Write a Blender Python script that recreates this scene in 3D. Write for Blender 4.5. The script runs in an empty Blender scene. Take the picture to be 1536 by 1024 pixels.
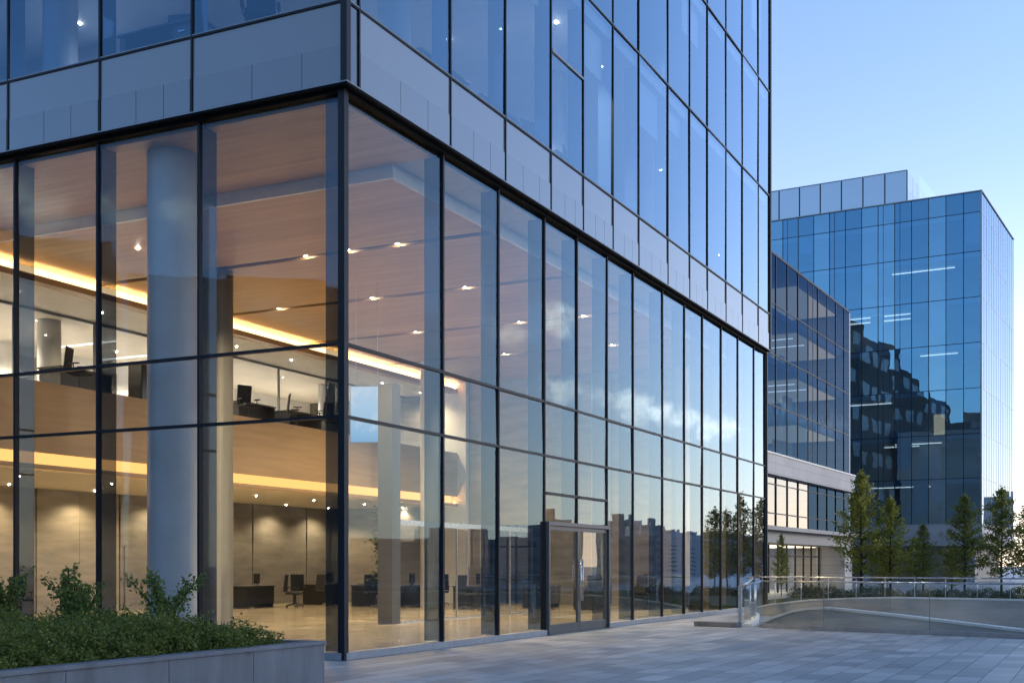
import bpy, bmesh, math, random
import numpy as np
from mathutils import Vector, Matrix
R = math.radians
rnd = random.Random(7)
S = bpy.context.scene
COL = S.collection

# ------------------------------------------------------------------ mesh builder
class MB:
    def __init__(s): s.v = []; s.f = []
    def quad(s, a, b, c, d):
        n = len(s.v); s.v += [tuple(a), tuple(b), tuple(c), tuple(d)]; s.f.append((n, n+1, n+2, n+3)); return s
    def box(s, x0, x1, y0, y1, z0, z1):
        if x0 > x1: x0, x1 = x1, x0
        if y0 > y1: y0, y1 = y1, y0
        if z0 > z1: z0, z1 = z1, z0
        n = len(s.v)
        s.v += [(x0,y0,z0),(x1,y0,z0),(x1,y1,z0),(x0,y1,z0),(x0,y0,z1),(x1,y0,z1),(x1,y1,z1),(x0,y1,z1)]
        for q in ((3,2,1,0),(4,5,6,7),(0,1,5,4),(1,2,6,5),(2,3,7,6),(3,0,4,7)): s.f.append(tuple(n+i for i in q))
        return s
    def prism(s, poly, z0, z1, m=None):
        n = len(s.v); k = len(poly)
        s.v += [(x,y,z0) for x,y in poly] + [(x,y,z1) for x,y in poly]
        s.f.append(tuple(n+i for i in reversed(range(k)))); s.f.append(tuple(n+k+i for i in range(k)))
        for i in range(k): j=(i+1)%k; s.f.append((n+i, n+j, n+k+j, n+k+i))
        return s
    def tube(s, path, r, k=8, cap=True):
        pts = [Vector(p) for p in path]; n0 = len(s.v)
        rs = r if isinstance(r, (list, tuple)) else [r]*len(pts)
        up = Vector((0,0,1)); prev = None
        for i, p in enumerate(pts):
            if i == 0: t = pts[1]-pts[0]
            elif i == len(pts)-1: t = pts[-1]-pts[-2]
            else: t = (pts[i+1]-pts[i]).normalized()+(pts[i]-pts[i-1]).normalized()
            t.normalize()
            a = prev if prev is not None else (Vector((1,0,0)) if abs(t.z) > .9 else up)
            u = t.cross(a).normalized(); w = u.cross(t).normalized(); prev = w
            for j in range(k):
                g = 2*math.pi*j/k
                s.v.append(tuple(p + (u*math.cos(g)+w*math.sin(g))*rs[i]))
        for i in range(len(pts)-1):
            for j in range(k):
                a = n0+i*k+j; b = n0+i*k+(j+1)%k
                s.f.append((a, b, b+k, a+k))
        if cap:
            s.f.append(tuple(n0+j for j in reversed(range(k)))); e = n0+(len(pts)-1)*k
            s.f.append(tuple(e+j for j in range(k)))
        return s
    def lathe(s, prof, c=(0,0), k=40):
        n0 = len(s.v)
        for r, z in prof:
            for j in range(k):
                g = 2*math.pi*j/k; s.v.append((c[0]+r*math.cos(g), c[1]+r*math.sin(g), z))
        for i in range(len(prof)-1):
            for j in range(k):
                a=n0+i*k+j; b=n0+i*k+(j+1)%k; s.f.append((a,b,b+k,a+k))
        return s
    def obox(s, c, ax, ay, az, hx, hy, hz):
        c=Vector(c); ax=Vector(ax).normalized()*hx; ay=Vector(ay).normalized()*hy; az=Vector(az).normalized()*hz
        n=len(s.v)
        for sz in (-1,1):
            for sx,sy in ((-1,-1),(1,-1),(1,1),(-1,1)): s.v.append(tuple(c+ax*sx+ay*sy+az*sz))
        for q in ((3,2,1,0),(4,5,6,7),(0,1,5,4),(1,2,6,5),(2,3,7,6),(3,0,4,7)): s.f.append(tuple(n+i for i in q))
        return s
    def mesh(s, name, mat, smooth=False):
        me = bpy.data.meshes.new(name); me.from_pydata(s.v, [], s.f); me.materials.append(mat)
        if smooth: me.polygons.foreach_set('use_smooth', [True]*len(me.polygons))
        me.update(); return me
    def build(s, name, mat, parent=None, smooth=False, bevel=0):
        o = bpy.data.objects.new(name, s.mesh(name, mat, smooth)); COL.objects.link(o)
        if parent: o.parent = parent
        if bevel:
            m = o.modifiers.new('bevel', 'BEVEL'); m.width = bevel; m.segments = 2; m.limit_method = 'ANGLE'
        return o

def tag(o, label=None, cat=None, group=None, kind=None):
    if label: o['label'] = label
    if cat: o['category'] = cat
    if group: o['group'] = group
    if kind: o['kind'] = kind
    return o
def thing(name, label, cat, loc=(0,0,0), rz=0, group=None):
    o = bpy.data.objects.new(name, None); COL.objects.link(o)
    o.location = loc; o.rotation_euler = (0,0,rz); o.empty_display_size = .2
    return tag(o, label, cat, group)
def copy_tree(o, parent=None):
    c = o.copy(); COL.objects.link(c)
    if parent: c.parent = parent
    for ch in o.children: copy_tree(ch, c)
    return c
def place(o, loc, rz=0, label=None, group=None, s=1):
    o.location = loc; o.rotation_euler = (0,0,rz); o.scale = (s,s,s)
    if label: o['label'] = label
    if group: o['group'] = group
    return o

# ------------------------------------------------------------------ materials
def new_mat(name):
    m = bpy.data.materials.new(name); m.use_nodes = True
    nt = m.node_tree; nt.nodes.clear()
    out = nt.nodes.new('ShaderNodeOutputMaterial')
    return m, nt, out
class N:
    """tiny node helper"""
    def __init__(s, nt): s.nt = nt
    def __call__(s, t, **kw):
        n = s.nt.nodes.new(t)
        for k, v in kw.items():
            if k.startswith('i_'):
                key = k[2:]; key = int(key) if key.isdigit() else key.replace('_', ' ')
                if hasattr(v, 'is_output'): s.nt.links.new(v, n.inputs[key])
                else: n.inputs[key].default_value = v
            else: setattr(n, k, v)
        return n
    def math(s, op, a, b=None, c=None, clamp=False):
        n = s.nt.nodes.new('ShaderNodeMath'); n.operation = op; n.use_clamp = clamp
        for i, v in enumerate((a, b, c)):
            if v is None: continue
            if hasattr(v, 'is_output'): s.nt.links.new(v, n.inputs[i])
            else: n.inputs[i].default_value = v
        return n.outputs[0]
    def link(s, a, b): s.nt.links.new(a, b)
    def mix(s, fac, a, b, blend='MIX'):
        n = s.nt.nodes.new('ShaderNodeMix'); n.data_type = 'RGBA'; n.blend_type = blend
        for i, v in ((0, fac), (6, a), (7, b)):
            if hasattr(v, 'is_output'): s.nt.links.new(v, n.inputs[i])
            else: n.inputs[i].default_value = v if i == 0 else (*v[:3], 1)
        return n.outputs[2]
    def ramp(s, fac, stops):
        n = s.nt.nodes.new('ShaderNodeValToRGB'); el = n.color_ramp.elements
        while len(el) < len(stops): el.new(.5)
        for e, (p, c) in zip(el, stops): e.position = p; e.color = (*c[:3], 1)
        s.nt.links.new(fac, n.inputs[0]); return n.outputs[0]
    def noise(s, vec, scale, detail=4, rough=.55, dist=0):
        n = s('ShaderNodeTexNoise', i_Scale=scale, i_Detail=detail, i_Roughness=rough, i_Distortion=dist)
        if vec is not None: s.link(vec, n.inputs['Vector'])
        return n.outputs['Fac']

def surf(name, col, rough=.5, metal=0, var=.12, nscale=3, stretch=(1,1,1), bump=0, bscale=40, spec=.5, col2=None, coat=0):
    """painted / stone / metal surface: base colour with soft variation, and a fine bump"""
    m, nt, out = new_mat(name); n = N(nt)
    tc = n('ShaderNodeTexCoord').outputs['Object']
    mp = n('ShaderNodeMapping', i_Vector=tc, i_Scale=stretch).outputs[0]
    f = n.noise(mp, nscale, 6, .6)
    c2 = col2 or tuple(max(0, c*(1-2*var)) for c in col)
    c = n.ramp(f, [(.3, c2), (.7, tuple(min(1, x*(1+var)) for x in col))])
    b = n('ShaderNodeBsdfPrincipled', i_Base_Color=c, i_Roughness=rough, i_Metallic=metal)
    b.inputs['Specular IOR Level'].default_value = spec
    b.inputs['Coat Weight'].default_value = coat
    r = n.math('MULTIPLY_ADD', f, .18*rough, rough*.9); n.link(r, b.inputs['Roughness'])
    if bump:
        f2 = n.noise(mp, bscale, 3)
        n.link(n('ShaderNodeBump', i_Height=f2, i_Strength=bump, i_Distance=.02).outputs[0], b.inputs['Normal'])
    n.link(b.outputs[0], out.inputs[0]); return m

def glass(name, f0, tint, gcol=(1,1,1), wav=.012, wscale=.5, power=5.0, rough=0.0, body=None, bodyw=0, gain=1.0, gm=2.2):
    """thin architectural glass: Schlick mix of a mirror reflection and a tinted see-through sheet"""
    m, nt, out = new_mat(name); n = N(nt)
    geo = n('ShaderNodeNewGeometry')
    tc = n('ShaderNodeTexCoord').outputs['Object']
    f = n.noise(tc, wscale, 2, .4)
    bp = n('ShaderNodeBump', i_Height=f, i_Strength=1.0, i_Distance=wav).outputs[0]
    vm = n('ShaderNodeVectorMath', operation='DOT_PRODUCT'); n.link(geo.outputs['Normal'], vm.inputs[0]); n.link(geo.outputs['Incoming'], vm.inputs[1])
    c = n.math('ABSOLUTE', vm.outputs['Value'])
    k = n.math('POWER', n.math('SUBTRACT', 1.0, c, clamp=True), power)
    fac = n.math('MINIMUM', n.math('MULTIPLY_ADD', k, (1-f0)*gain, f0, clamp=True), .94)
    g = n('ShaderNodeBsdfGlossy', i_Color=n.mix(n.math('MULTIPLY', k, gm, clamp=True), gcol, (.97,.98,1.0)), i_Roughness=rough, i_Normal=bp)
    t = n('ShaderNodeBsdfTransparent', i_Color=(*tint, 1))
    through = t.outputs[0]
    if body:
        d = n('ShaderNodeBsdfDiffuse', i_Color=(*body, 1))
        mx0 = n('ShaderNodeMixShader', i_Fac=bodyw); n.link(through, mx0.inputs[1]); n.link(d.outputs[0], mx0.inputs[2]); through = mx0.outputs[0]
    mx = n('ShaderNodeMixShader', i_Fac=fac); n.link(through, mx.inputs[1]); n.link(g.outputs[0], mx.inputs[2])
    n.link(mx.outputs[0], out.inputs[0]); return m

def emit(name, col, st):
    m, nt, out = new_mat(name); n = N(nt)
    e = n('ShaderNodeEmission', i_Color=(*col, 1), i_Strength=st); n.link(e.outputs[0], out.inputs[0]); return m

def brick_mat(name, c1, c2, joint, w, h, mort, axes, rough=.5, var=.25, bump=.3, offset=.5, noise_s=1.5, spec=.5):
    m, nt, out = new_mat(name); n = N(nt)
    tc = n('ShaderNodeTexCoord').outputs['Object']
    sp = n('ShaderNodeSeparateXYZ', i_0=tc)
    cb = n('ShaderNodeCombineXYZ', i_0=sp.outputs[axes[0]], i_1=sp.outputs[axes[1]])
    br = n('ShaderNodeTexBrick', i_Vector=cb.outputs[0], i_Color1=(*c1,1), i_Color2=(*c2,1), i_Mortar=(*joint,1), i_Scale=1.0)
    br.inputs['Mortar Size'].default_value = mort; br.inputs['Brick Width'].default_value = w; br.inputs['Row Height'].default_value = h
    br.inputs['Mortar Smooth'].default_value = .1; br.offset = offset; br.offset_frequency = 2; br.inputs['Bias'].default_value = 0
    f = n.noise(tc, noise_s, 6, .65); f3 = n.noise(tc, 28, 4, .7); f4 = n.noise(tc, .22, 3, .6)
    cc = n.mix(1, br.outputs[0], n.ramp(f, [(.3,(1-var,)*3),(.72,(1.0+var*.3,)*3)]), 'MULTIPLY')
    cc = n.mix(.5, cc, n.ramp(f3, [(.35,(.8,)*3),(.65,(1.12,)*3)]), 'MULTIPLY')
    cc = n.mix(.8, cc, n.ramp(f4, [(.35,(.80,)*3),(.65,(1.08,)*3)]), 'MULTIPLY')
    f5 = n.noise(tc, 1.1, 8, .75, 1.2)
    cc = n.mix(.6, cc, n.ramp(f5, [(.60,(1,)*3),(.78,(.72,)*3)]), 'MULTIPLY')
    b = n('ShaderNodeBsdfPrincipled', i_Base_Color=cc)
    b.inputs['Specular IOR Level'].default_value = spec
    n.link(n.math('MULTIPLY_ADD', f, .35, rough-.17), b.inputs['Roughness'])
    hh = n.math('MULTIPLY_ADD', br.outputs['Fac'], -1.0, n.math('MULTIPLY', f3, .25))
    n.link(n('ShaderNodeBump', i_Height=hh, i_Strength=bump, i_Distance=.01).outputs[0], b.inputs['Normal'])
    n.link(b.outputs[0], out.inputs[0]); return m

def wood(name, c1, c2, axis=0, plank=1.2, rough=.45):
    """veneer: grain stretched along one axis, faint plank joints across the other"""
    m, nt, out = new_mat(name); n = N(nt)
    tc = n('ShaderNodeTexCoord').outputs['Object']
    sc = [6,6,6]; sc[axis] = .35
    mp = n('ShaderNodeMapping', i_Vector=tc, i_Scale=tuple(sc)).outputs[0]
    f = n.noise(mp, 1.0, 8, .62, .8)
    sp = n('ShaderNodeSeparateXYZ', i_0=tc)
    o = 1-axis if axis < 2 else 0
    pl = n.math('FLOOR', n.math('DIVIDE', sp.outputs[o], plank))
    wn = n('ShaderNodeTexWhiteNoise', noise_dimensions='1D'); n.link(pl, wn.inputs['W'])
    c = n.ramp(f, [(.28, c2), (.5, tuple((a+b)/2 for a, b in zip(c1, c2))), (.72, c1)])
    c = n.mix(1, c, n.ramp(wn.outputs[0], [(0,(.91,)*3),(1,(1.06,)*3)]), 'MULTIPLY')
    b = n('ShaderNodeBsdfPrincipled', i_Base_Color=c, i_Roughness=rough)
    n.link(b.outputs[0], out.inputs[0]); return m

M = {}
M['glass'] = glass('clear_glass', .036, (.89,.895,.885), (.50,.78,1.0), wav=.0045, power=6.0, gain=3.0)
M['glass_up'] = glass('blue_glass', .11, (.50,.61,.72), (.42,.72,1.0), wav=.006, power=5.2, gain=2.4)
M['fin'] = glass('fin_glass', .03, (.58,.62,.66), (.6,.8,1), wav=0.0005, body=(.06,.065,.075), bodyw=.28)
M['fin_up'] = glass('upper_fin_glass', .08, (.3,.38,.46), (.6,.8,1), wav=.002, body=(.11,.16,.23), bodyw=.6)
M['door_glass'] = glass('door_glass', .09, (.72,.76,.76), (.95,.97,1), wav=.003)
M['rail_glass'] = glass('rail_glass', .05, (.96,.975,.97), wav=.001)
M['glass_b'] = glass('deep_blue_glass', .27, (.30,.46,.62), (.34,.70,1.0), wav=.012, wscale=.35, power=5)
M['glass_b2'] = glass('deep_blue_glass_paler', .33, (.34,.5,.66), (.42,.76,1.0), wav=.014, wscale=.35, power=5)
M['glass_side'] = glass('pale_glass', .26, (.12,.15,.19), (.52,.66,.82), wav=.004, power=3.4, gain=1.1, gm=.25)
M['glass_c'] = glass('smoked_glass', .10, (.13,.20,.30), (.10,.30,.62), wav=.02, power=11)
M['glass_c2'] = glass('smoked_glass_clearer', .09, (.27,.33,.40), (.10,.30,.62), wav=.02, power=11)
M['glass_low'] = glass('wing_glass', .10, (.55,.58,.6), (1,.96,.9), wav=.01, power=3.5)
M['frame'] = surf('dark_anodised', (.010,.013,.020), .5, 0, .1, spec=.25)
M['edge'] = surf('grey_anodised', (.20,.21,.23), .35, .6, .08)
M['pale_frame'] = surf('pale_frame', (.42,.44,.47), .4, .2, .05)
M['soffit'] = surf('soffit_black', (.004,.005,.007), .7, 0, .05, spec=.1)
M['steel'] = surf('brushed_steel', (.55,.57,.6), .28, 1, .06, 6, (1,1,12))
M['door_frame'] = surf('door_steel', (.10,.105,.112), .4, .5, .06)
def spandrel(name, k, f0=.09):
    m = glass(name, f0, (0,0,0), (.8,.9,1), wav=.004, body=tuple(c*k for c in (.20,.20,.20)), bodyw=1, rough=.06, power=3.6); return m
M['spandrel'] = spandrel('spandrel_grey', 1.0)
M['spandrel2'] = spandrel('spandrel_band', .86)
M['corner'] = spandrel('corner_panel', .2)
M['sill'] = surf('sill_stone', (.30,.31,.33), .5, 0, .1, 5, bump=.1)
M['wood'] = wood('ceiling_veneer', (.50,.31,.115), (.33,.195,.07), 0, 1.25)
M['fascia'] = wood('fascia_veneer', (.50,.34,.18), (.38,.25,.13), 1, .8)
M['white'] = surf('white_plaster', (.74,.73,.70), .6, 0, .04)
M['cream'] = surf('cream_plaster', (.66,.60,.50), .6, 0, .05)
M['grey_ceiling'] = surf('grey_ceiling', (.36,.38,.41), .6, 0, .06)
M['dark'] = surf('dark_recess', (.05,.052,.06), .5, 0, .1)
M['column'] = surf('column_paint', (.42,.42,.42), .42, 0, .05, 1.5, bump=.03)
M['lobby_floor'] = brick_mat('terrazzo', (.46,.39,.28), (.43,.365,.26), (.33,.28,.2), 1.5, 1.5, .006, (0,1), .16, .16, .02, 0, .8)
M['panel'] = surf('wall_panel', (.27,.24,.20), .5, 0, .14, 1.2, (.6,.6,3))
M['panel2'] = surf('wall_panel_grey', (.20,.185,.165), .45, 0, .16, 1.2, (.6,.6,3))
M['carpet'] = surf('carpet', (.10,.10,.11), .9, 0, .2, 20)
M['black'] = surf('black_plastic', (.02,.021,.024), .42, 0, .1)
M['fabric'] = surf('black_mesh', (.02,.021,.024), .75, 0, .15, 30)
M['desk'] = surf('desk_laminate', (.018,.018,.019), .35, 0, .12, 3)
M['desk_top'] = surf('desk_top', (.05,.047,.044), .3, 0, .1, 3)
M['screen_off'] = surf('monitor_black', (.012,.013,.016), .15, 0, .1)
M['office_wall'] = surf('office_wall', (.42,.44,.47), .6, 0, .06, .5)
M['plaza'] = brick_mat('granite_pavers', (.25,.25,.248), (.47,.465,.452), (.06,.06,.062), .85, .40, .008, (1,0), .46, .16, .25, .37, 1.1, .45)
M['granite'] = surf('granite', (.16,.168,.185), .6, 0, .17, 3, bump=.25, bscale=90, stretch=(1,1,.25))
M['concrete'] = surf('concrete', (.42,.42,.41), .75, 0, .16, .7, (.5,.5,1.6), bump=.2, bscale=24)
M['coping'] = surf('pale_coping', (.72,.72,.70), .5, 0, .06, 3)
M['soil'] = surf('soil', (.035,.028,.02), .95, 0, .3, 8, bump=.6)
M['grass'] = surf('lawn', (.05,.085,.03), .95, 0, .3, 5, bump=.8, bscale=60)
M['stone'] = brick_mat('stone_cladding', (.35,.355,.37), (.39,.395,.41), (.2,.2,.21), 1.6, .55, .012, (1,2), .6, .12, .15, 0, 1.0)
M['stone_b'] = brick_mat('stone_base', (.33,.335,.355), (.37,.375,.39), (.18,.18,.19), 2.4, 1.1, .014, (0,2), .6, .12, .15, 0, 1.0)
M['canopy'] = surf('canopy_metal', (.17,.18,.20), .45, .4, .06, 1)
M['roof'] = surf('roof_gravel', (.22,.22,.22), .9, 0, .2, 10)
M['pent'] = spandrel('penthouse_panel', 1.35, .34)
M['bark'] = surf('bark', (.055,.042,.03), .9, 0, .25, 12, (1,1,.3), bump=.5)
M['far'] = surf('far_concrete', (.50,.51,.54), .8, 0, .1, .1)
M['far_window'] = surf('far_window', (.22,.25,.30), .3, 0, .15, .3)
M['facing'] = surf('facing_block', (.05,.05,.05), .8, 0, .2, .4)
M['square'] = surf('square_column_paint', (.10,.098,.092), .45, 0, .05, 1.5)
M['cove_hi'] = emit('cove_glow', (1,.64,.30), 1.45)
M['cove_lo'] = emit('cove_glow_low', (1,.48,.15), .68)
M['spot'] = emit('downlight_glow', (1,.88,.72), 60)
M['lamp'] = emit('ceiling_lamp', (1,.93,.82), 1.1)
M['warm_entrance'] = emit('glowing_entrance_ceiling', (1,.80,.58), 1.6)
M['warm_room'] = emit('glowing_ceiling', (1,.74,.45), .28)  # glow stands in for room light on ceilings and a wall

def leaf_mat(name, a, b, c, trans=.35):
    m, nt, out = new_mat(name); n = N(nt)
    g = n('ShaderNodeNewGeometry')
    tc = n('ShaderNodeTexCoord').outputs['Object']
    f = n.noise(tc, 3, 3)
    k = n.math('ADD', n.math('MULTIPLY', g.outputs['Random Per Island'], .65), n.math('MULTIPLY', f, .45), clamp=True)
    col = n.ramp(k, [(.15, a), (.5, b), (.9, c)])
    d = n('ShaderNodeBsdfPrincipled', i_Base_Color=col, i_Roughness=.55); d.inputs['Specular IOR Level'].default_value = .3
    t = n('ShaderNodeBsdfTranslucent', i_Color=col)
    mx = n('ShaderNodeMixShader', i_Fac=trans); n.link(d.outputs[0], mx.inputs[1]); n.link(t.outputs[0], mx.inputs[2])
    n.link(mx.outputs[0], out.inputs[0]); return m
M['leaf_shrub'] = leaf_mat('shrub_leaf', (.05,.075,.014), (.13,.165,.03), (.25,.26,.06))
M['leaf_sprig'] = leaf_mat('sprig_leaf', (.05,.09,.02), (.11,.17,.035), (.19,.24,.06))
M['leaf_tree'] = leaf_mat('tree_leaf', (.13,.16,.03), (.28,.30,.06), (.44,.41,.09), .55)
M['leaf_tree2'] = leaf_mat('tree_leaf_dark', (.09,.12,.035), (.19,.22,.055), (.32,.32,.08), .55)
M['leaf_hedge'] = leaf_mat('hedge_leaf', (.025,.045,.015), (.055,.085,.028), (.11,.14,.045))

# ------------------------------------------------------------------ foliage helpers
def leaf_mesh(name, P, size, mat, seed=0, up=.35, asp=.55):
    """P (n,3) leaf positions -> one rhombic, slightly folded leaf at each"""
    rg = np.random.default_rng(seed); n = len(P); P = np.asarray(P, float)
    d = rg.normal(size=(n,3)); d[:,2] += up; d /= np.linalg.norm(d, axis=1)[:,None]
    e = rg.normal(size=(n,3)); e -= (e*d).sum(1)[:,None]*d; e /= np.linalg.norm(e, axis=1)[:,None]
    nn = np.cross(d, e)
    sz = size*rg.uniform(.6, 1.3, n)[:,None]
    v = np.stack([P, P+d*sz*.5+e*sz*asp*.5+nn*sz*.08, P+d*sz, P+d*sz*.5-e*sz*asp*.5+nn*sz*.08], 1).reshape(-1,3)
    me = bpy.data.meshes.new(name)
    me.vertices.add(4*n); me.vertices.foreach_set('co', v.ravel())
    me.loops.add(4*n); me.loops.foreach_set('vertex_index', np.arange(4*n, dtype=np.int32))
    me.polygons.add(n); me.polygons.foreach_set('loop_start', np.arange(0, 4*n, 4, dtype=np.int32))
    try: me.polygons.foreach_set('loop_total', np.full(n, 4, dtype=np.int32))
    except Exception: pass
    me.materials.append(mat); me.update(calc_edges=True); me.validate(); return me
def obj_of(me, name, parent=None):
    o = bpy.data.objects.new(name, me); COL.objects.link(o)
    if parent: o.parent = parent
    return o

# ================================================================== SETTING
# ramp frame
A = Vector((2.94, 14.10)); U = Vector((.9505, -.3107)); V = Vector((.3107, .9505))
def ramp(u, v): p = A+U*u+V*v; return (p.x, p.y)
BL = (1.0, 22.0)                                   # far left corner of the ramp opening
hole = [ramp(1.2, .55), ramp(30, .55), ramp(30, 7.2), (BL[0]+1.1, BL[1]+.1)]

def ground_with_hole():
    bm = bmesh.new()
    outer = [(-1500,-900),(1500,-900),(1500,2200),(-1500,2200)]
    def loop(pts):
        vs = [bm.verts.new((x,y,0)) for x,y in pts]
        return [bm.edges.new((vs[i], vs[(i+1)%len(vs)])) for i in range(len(vs))]
    es = loop(outer)+loop(hole)
    bmesh.ops.triangle_fill(bm, edges=es, use_beauty=True)
    for f in list(bm.faces):                       # drop anything inside the hole
        c = f.calc_center_median()
        ins = True
        for i in range(4):
            a, b = hole[i], hole[(i+1)%4]
            if (b[0]-a[0])*(c.y-a[1])-(b[1]-a[1])*(c.x-a[0]) < 0: ins = False
        if ins: bm.faces.remove(f)
    for f in bm.faces:
        if f.normal.z < 0: f.normal_flip()
    me = bpy.data.meshes.new('plaza'); bm.to_mesh(me); bm.free(); me.materials.append(M['plaza'])
    o = bpy.data.objects.new('plaza', me); COL.objects.link(o); o['kind'] = 'structure'
ground_with_hole()

# ramp floor, falling to the right
def ramp_floor():
    m = MB()
    p = [(*ramp(.9,.4),-.02), (*ramp(30,.4),-3.4), (*ramp(30,7.4),-3.4), (BL[0]+.8,BL[1]+.3,-.02)]
    m.quad(*p); o = m.build('ramp_road', M['concrete']); o['kind'] = 'structure'
ramp_floor()

# lawn beyond the ramp
lw = MB(); lw.prism([ramp(1.5,9.5), ramp(34,9.5), (48,48), (-1.5,48), (-1.5,27.5)], .004, .14)
tag(lw.build('lawn', M['grass']), kind='structure')

# ================================================================== MAIN BUILDING
YB = [0, 3.45, 5.85, 8.20, 10.11, 12.09, 14.01, 16.45, 18.49, 20.33, 22.42, 24.46, 26.61, 28.24]
XB = [0, -3.11, -5.55, -7.72, -9.9, -12.1, -14.3, -16.5, -18.7, -20.9]
Z1, Z2, ZT = 4.13, 5.36, 9.58                      # transoms and head of the lobby glass
ZF, ZA, ZB_, ZC, ZR = 11.06, 15.5, 19.4, 23.3, 25.2
tower = thing('office_building', 'large blue glass office block with a lit double-height lobby and dark mullions', 'building')
OFF = .17                                           # upper storeys overhang the lobby glass

def pane(m, face, a, b, z0, z1, d, tilt=.009):
    """one sheet of glass on the right (R) or left (L) front, each very slightly out of true"""
    q = [rnd.uniform(-tilt, tilt) for _ in range(3)]; q.append(q[0]+q[2]-q[1])   # stays planar
    if face == 'R': m.quad((d+q[0],a,z0),(d+q[1],b,z0),(d+q[2],b,z1),(d+q[3],a,z1))
    else: m.quad((b,-d-q[0],z0),(a,-d-q[1],z0),(a,-d-q[2],z1),(b,-d-q[3],z1))

def fbox(m, face, a, b, d0, d1, z0, z1):
    """box on a front: along a..b, depth d0..d1 outwards"""
    if face == 'R': m.box(d0, d1, a, b, z0, z1)
    else: m.box(a, b, -d0, -d1, z0, z1)

fronts = (('R', YB, 1), ('L', XB, -1))
for face, B, sg in fronts:
    for i in range(len(B)-1):
        a, b = B[i], B[i+1]
        door = face == 'R' and i in (3, 4)
        m = MB()
        rows = [(.14, Z1), (Z1, Z2), (Z2, ZT)]
        if door: rows = [(2.63, 3.27), (3.27, Z1), (Z1, Z2), (Z2, ZT)]
        for z0, z1 in rows: pane(m, face, a, b, z0, z1, -.02)
        w = m.build('lobby_window', M['glass'], tower)
        # glass fin behind each mullion
        fz0 = 2.7 if (door and i == 4) else .14
        fm = MB(); 
        if face == 'R': fm.box(-.06, -.42, a-.012+(.10 if i == 0 else 0), a+.012+(.10 if i == 0 else 0), fz0, ZT)
        elif i: fm.box(a-.012, a+.012, .06, .48, .14, ZT)
        if fm.v: fm.build('glass_fin', M['fin'], w)
        # base sill
        if not door:
            sm = MB(); fbox(sm, face, a, b, -.12, .07, 0.004, .13); sm.build('sill', M['sill'], w)
    # lobby mullions
    for i, p in enumerate(B):
        if i == 0 and face == 'L': continue
        m = MB(); hw = .05 if i == 0 else .026
        z0 = 2.62 if (face == 'R' and i == 4) else .131
        if i == 0: m.box(-.07, .06, -.06, .07, .004, ZT+.06)
        else: fbox(m, face, p-hw, p+hw, -.09, .014, z0, ZT)
        m.build('mullion', M['frame'], tower)
    # transoms between the mullions
    for z in (Z1, Z2):
        m = MB()
        for i in range(len(B)-1):
            e0 = .061 if i == 0 else .027
            fbox(m, face, B[i]+sg*e0, B[i+1]-sg*.027, -.075, .010, z-.027, z+.027)
        m.build('transom', M['frame'], tower)
m = MB(); m.box(-.07,.035, YB[3]+.043, YB[4]-.043, 3.24, 3.30); m.box(-.07,.035, YB[4]+.043, YB[5]-.043, 3.24, 3.30)
m.build('transom', M['frame'], tower)

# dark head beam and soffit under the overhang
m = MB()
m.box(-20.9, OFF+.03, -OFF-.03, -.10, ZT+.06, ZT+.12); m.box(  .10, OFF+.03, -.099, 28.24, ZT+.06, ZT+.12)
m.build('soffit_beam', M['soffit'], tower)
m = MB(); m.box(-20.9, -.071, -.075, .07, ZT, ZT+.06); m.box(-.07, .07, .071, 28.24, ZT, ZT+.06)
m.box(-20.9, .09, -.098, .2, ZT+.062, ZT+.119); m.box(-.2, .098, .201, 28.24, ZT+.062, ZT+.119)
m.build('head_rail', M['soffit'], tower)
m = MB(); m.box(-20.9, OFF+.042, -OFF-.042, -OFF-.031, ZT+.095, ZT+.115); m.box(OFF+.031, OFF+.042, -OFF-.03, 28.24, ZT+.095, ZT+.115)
m.build('drip_edge', M['edge'], tower)

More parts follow.
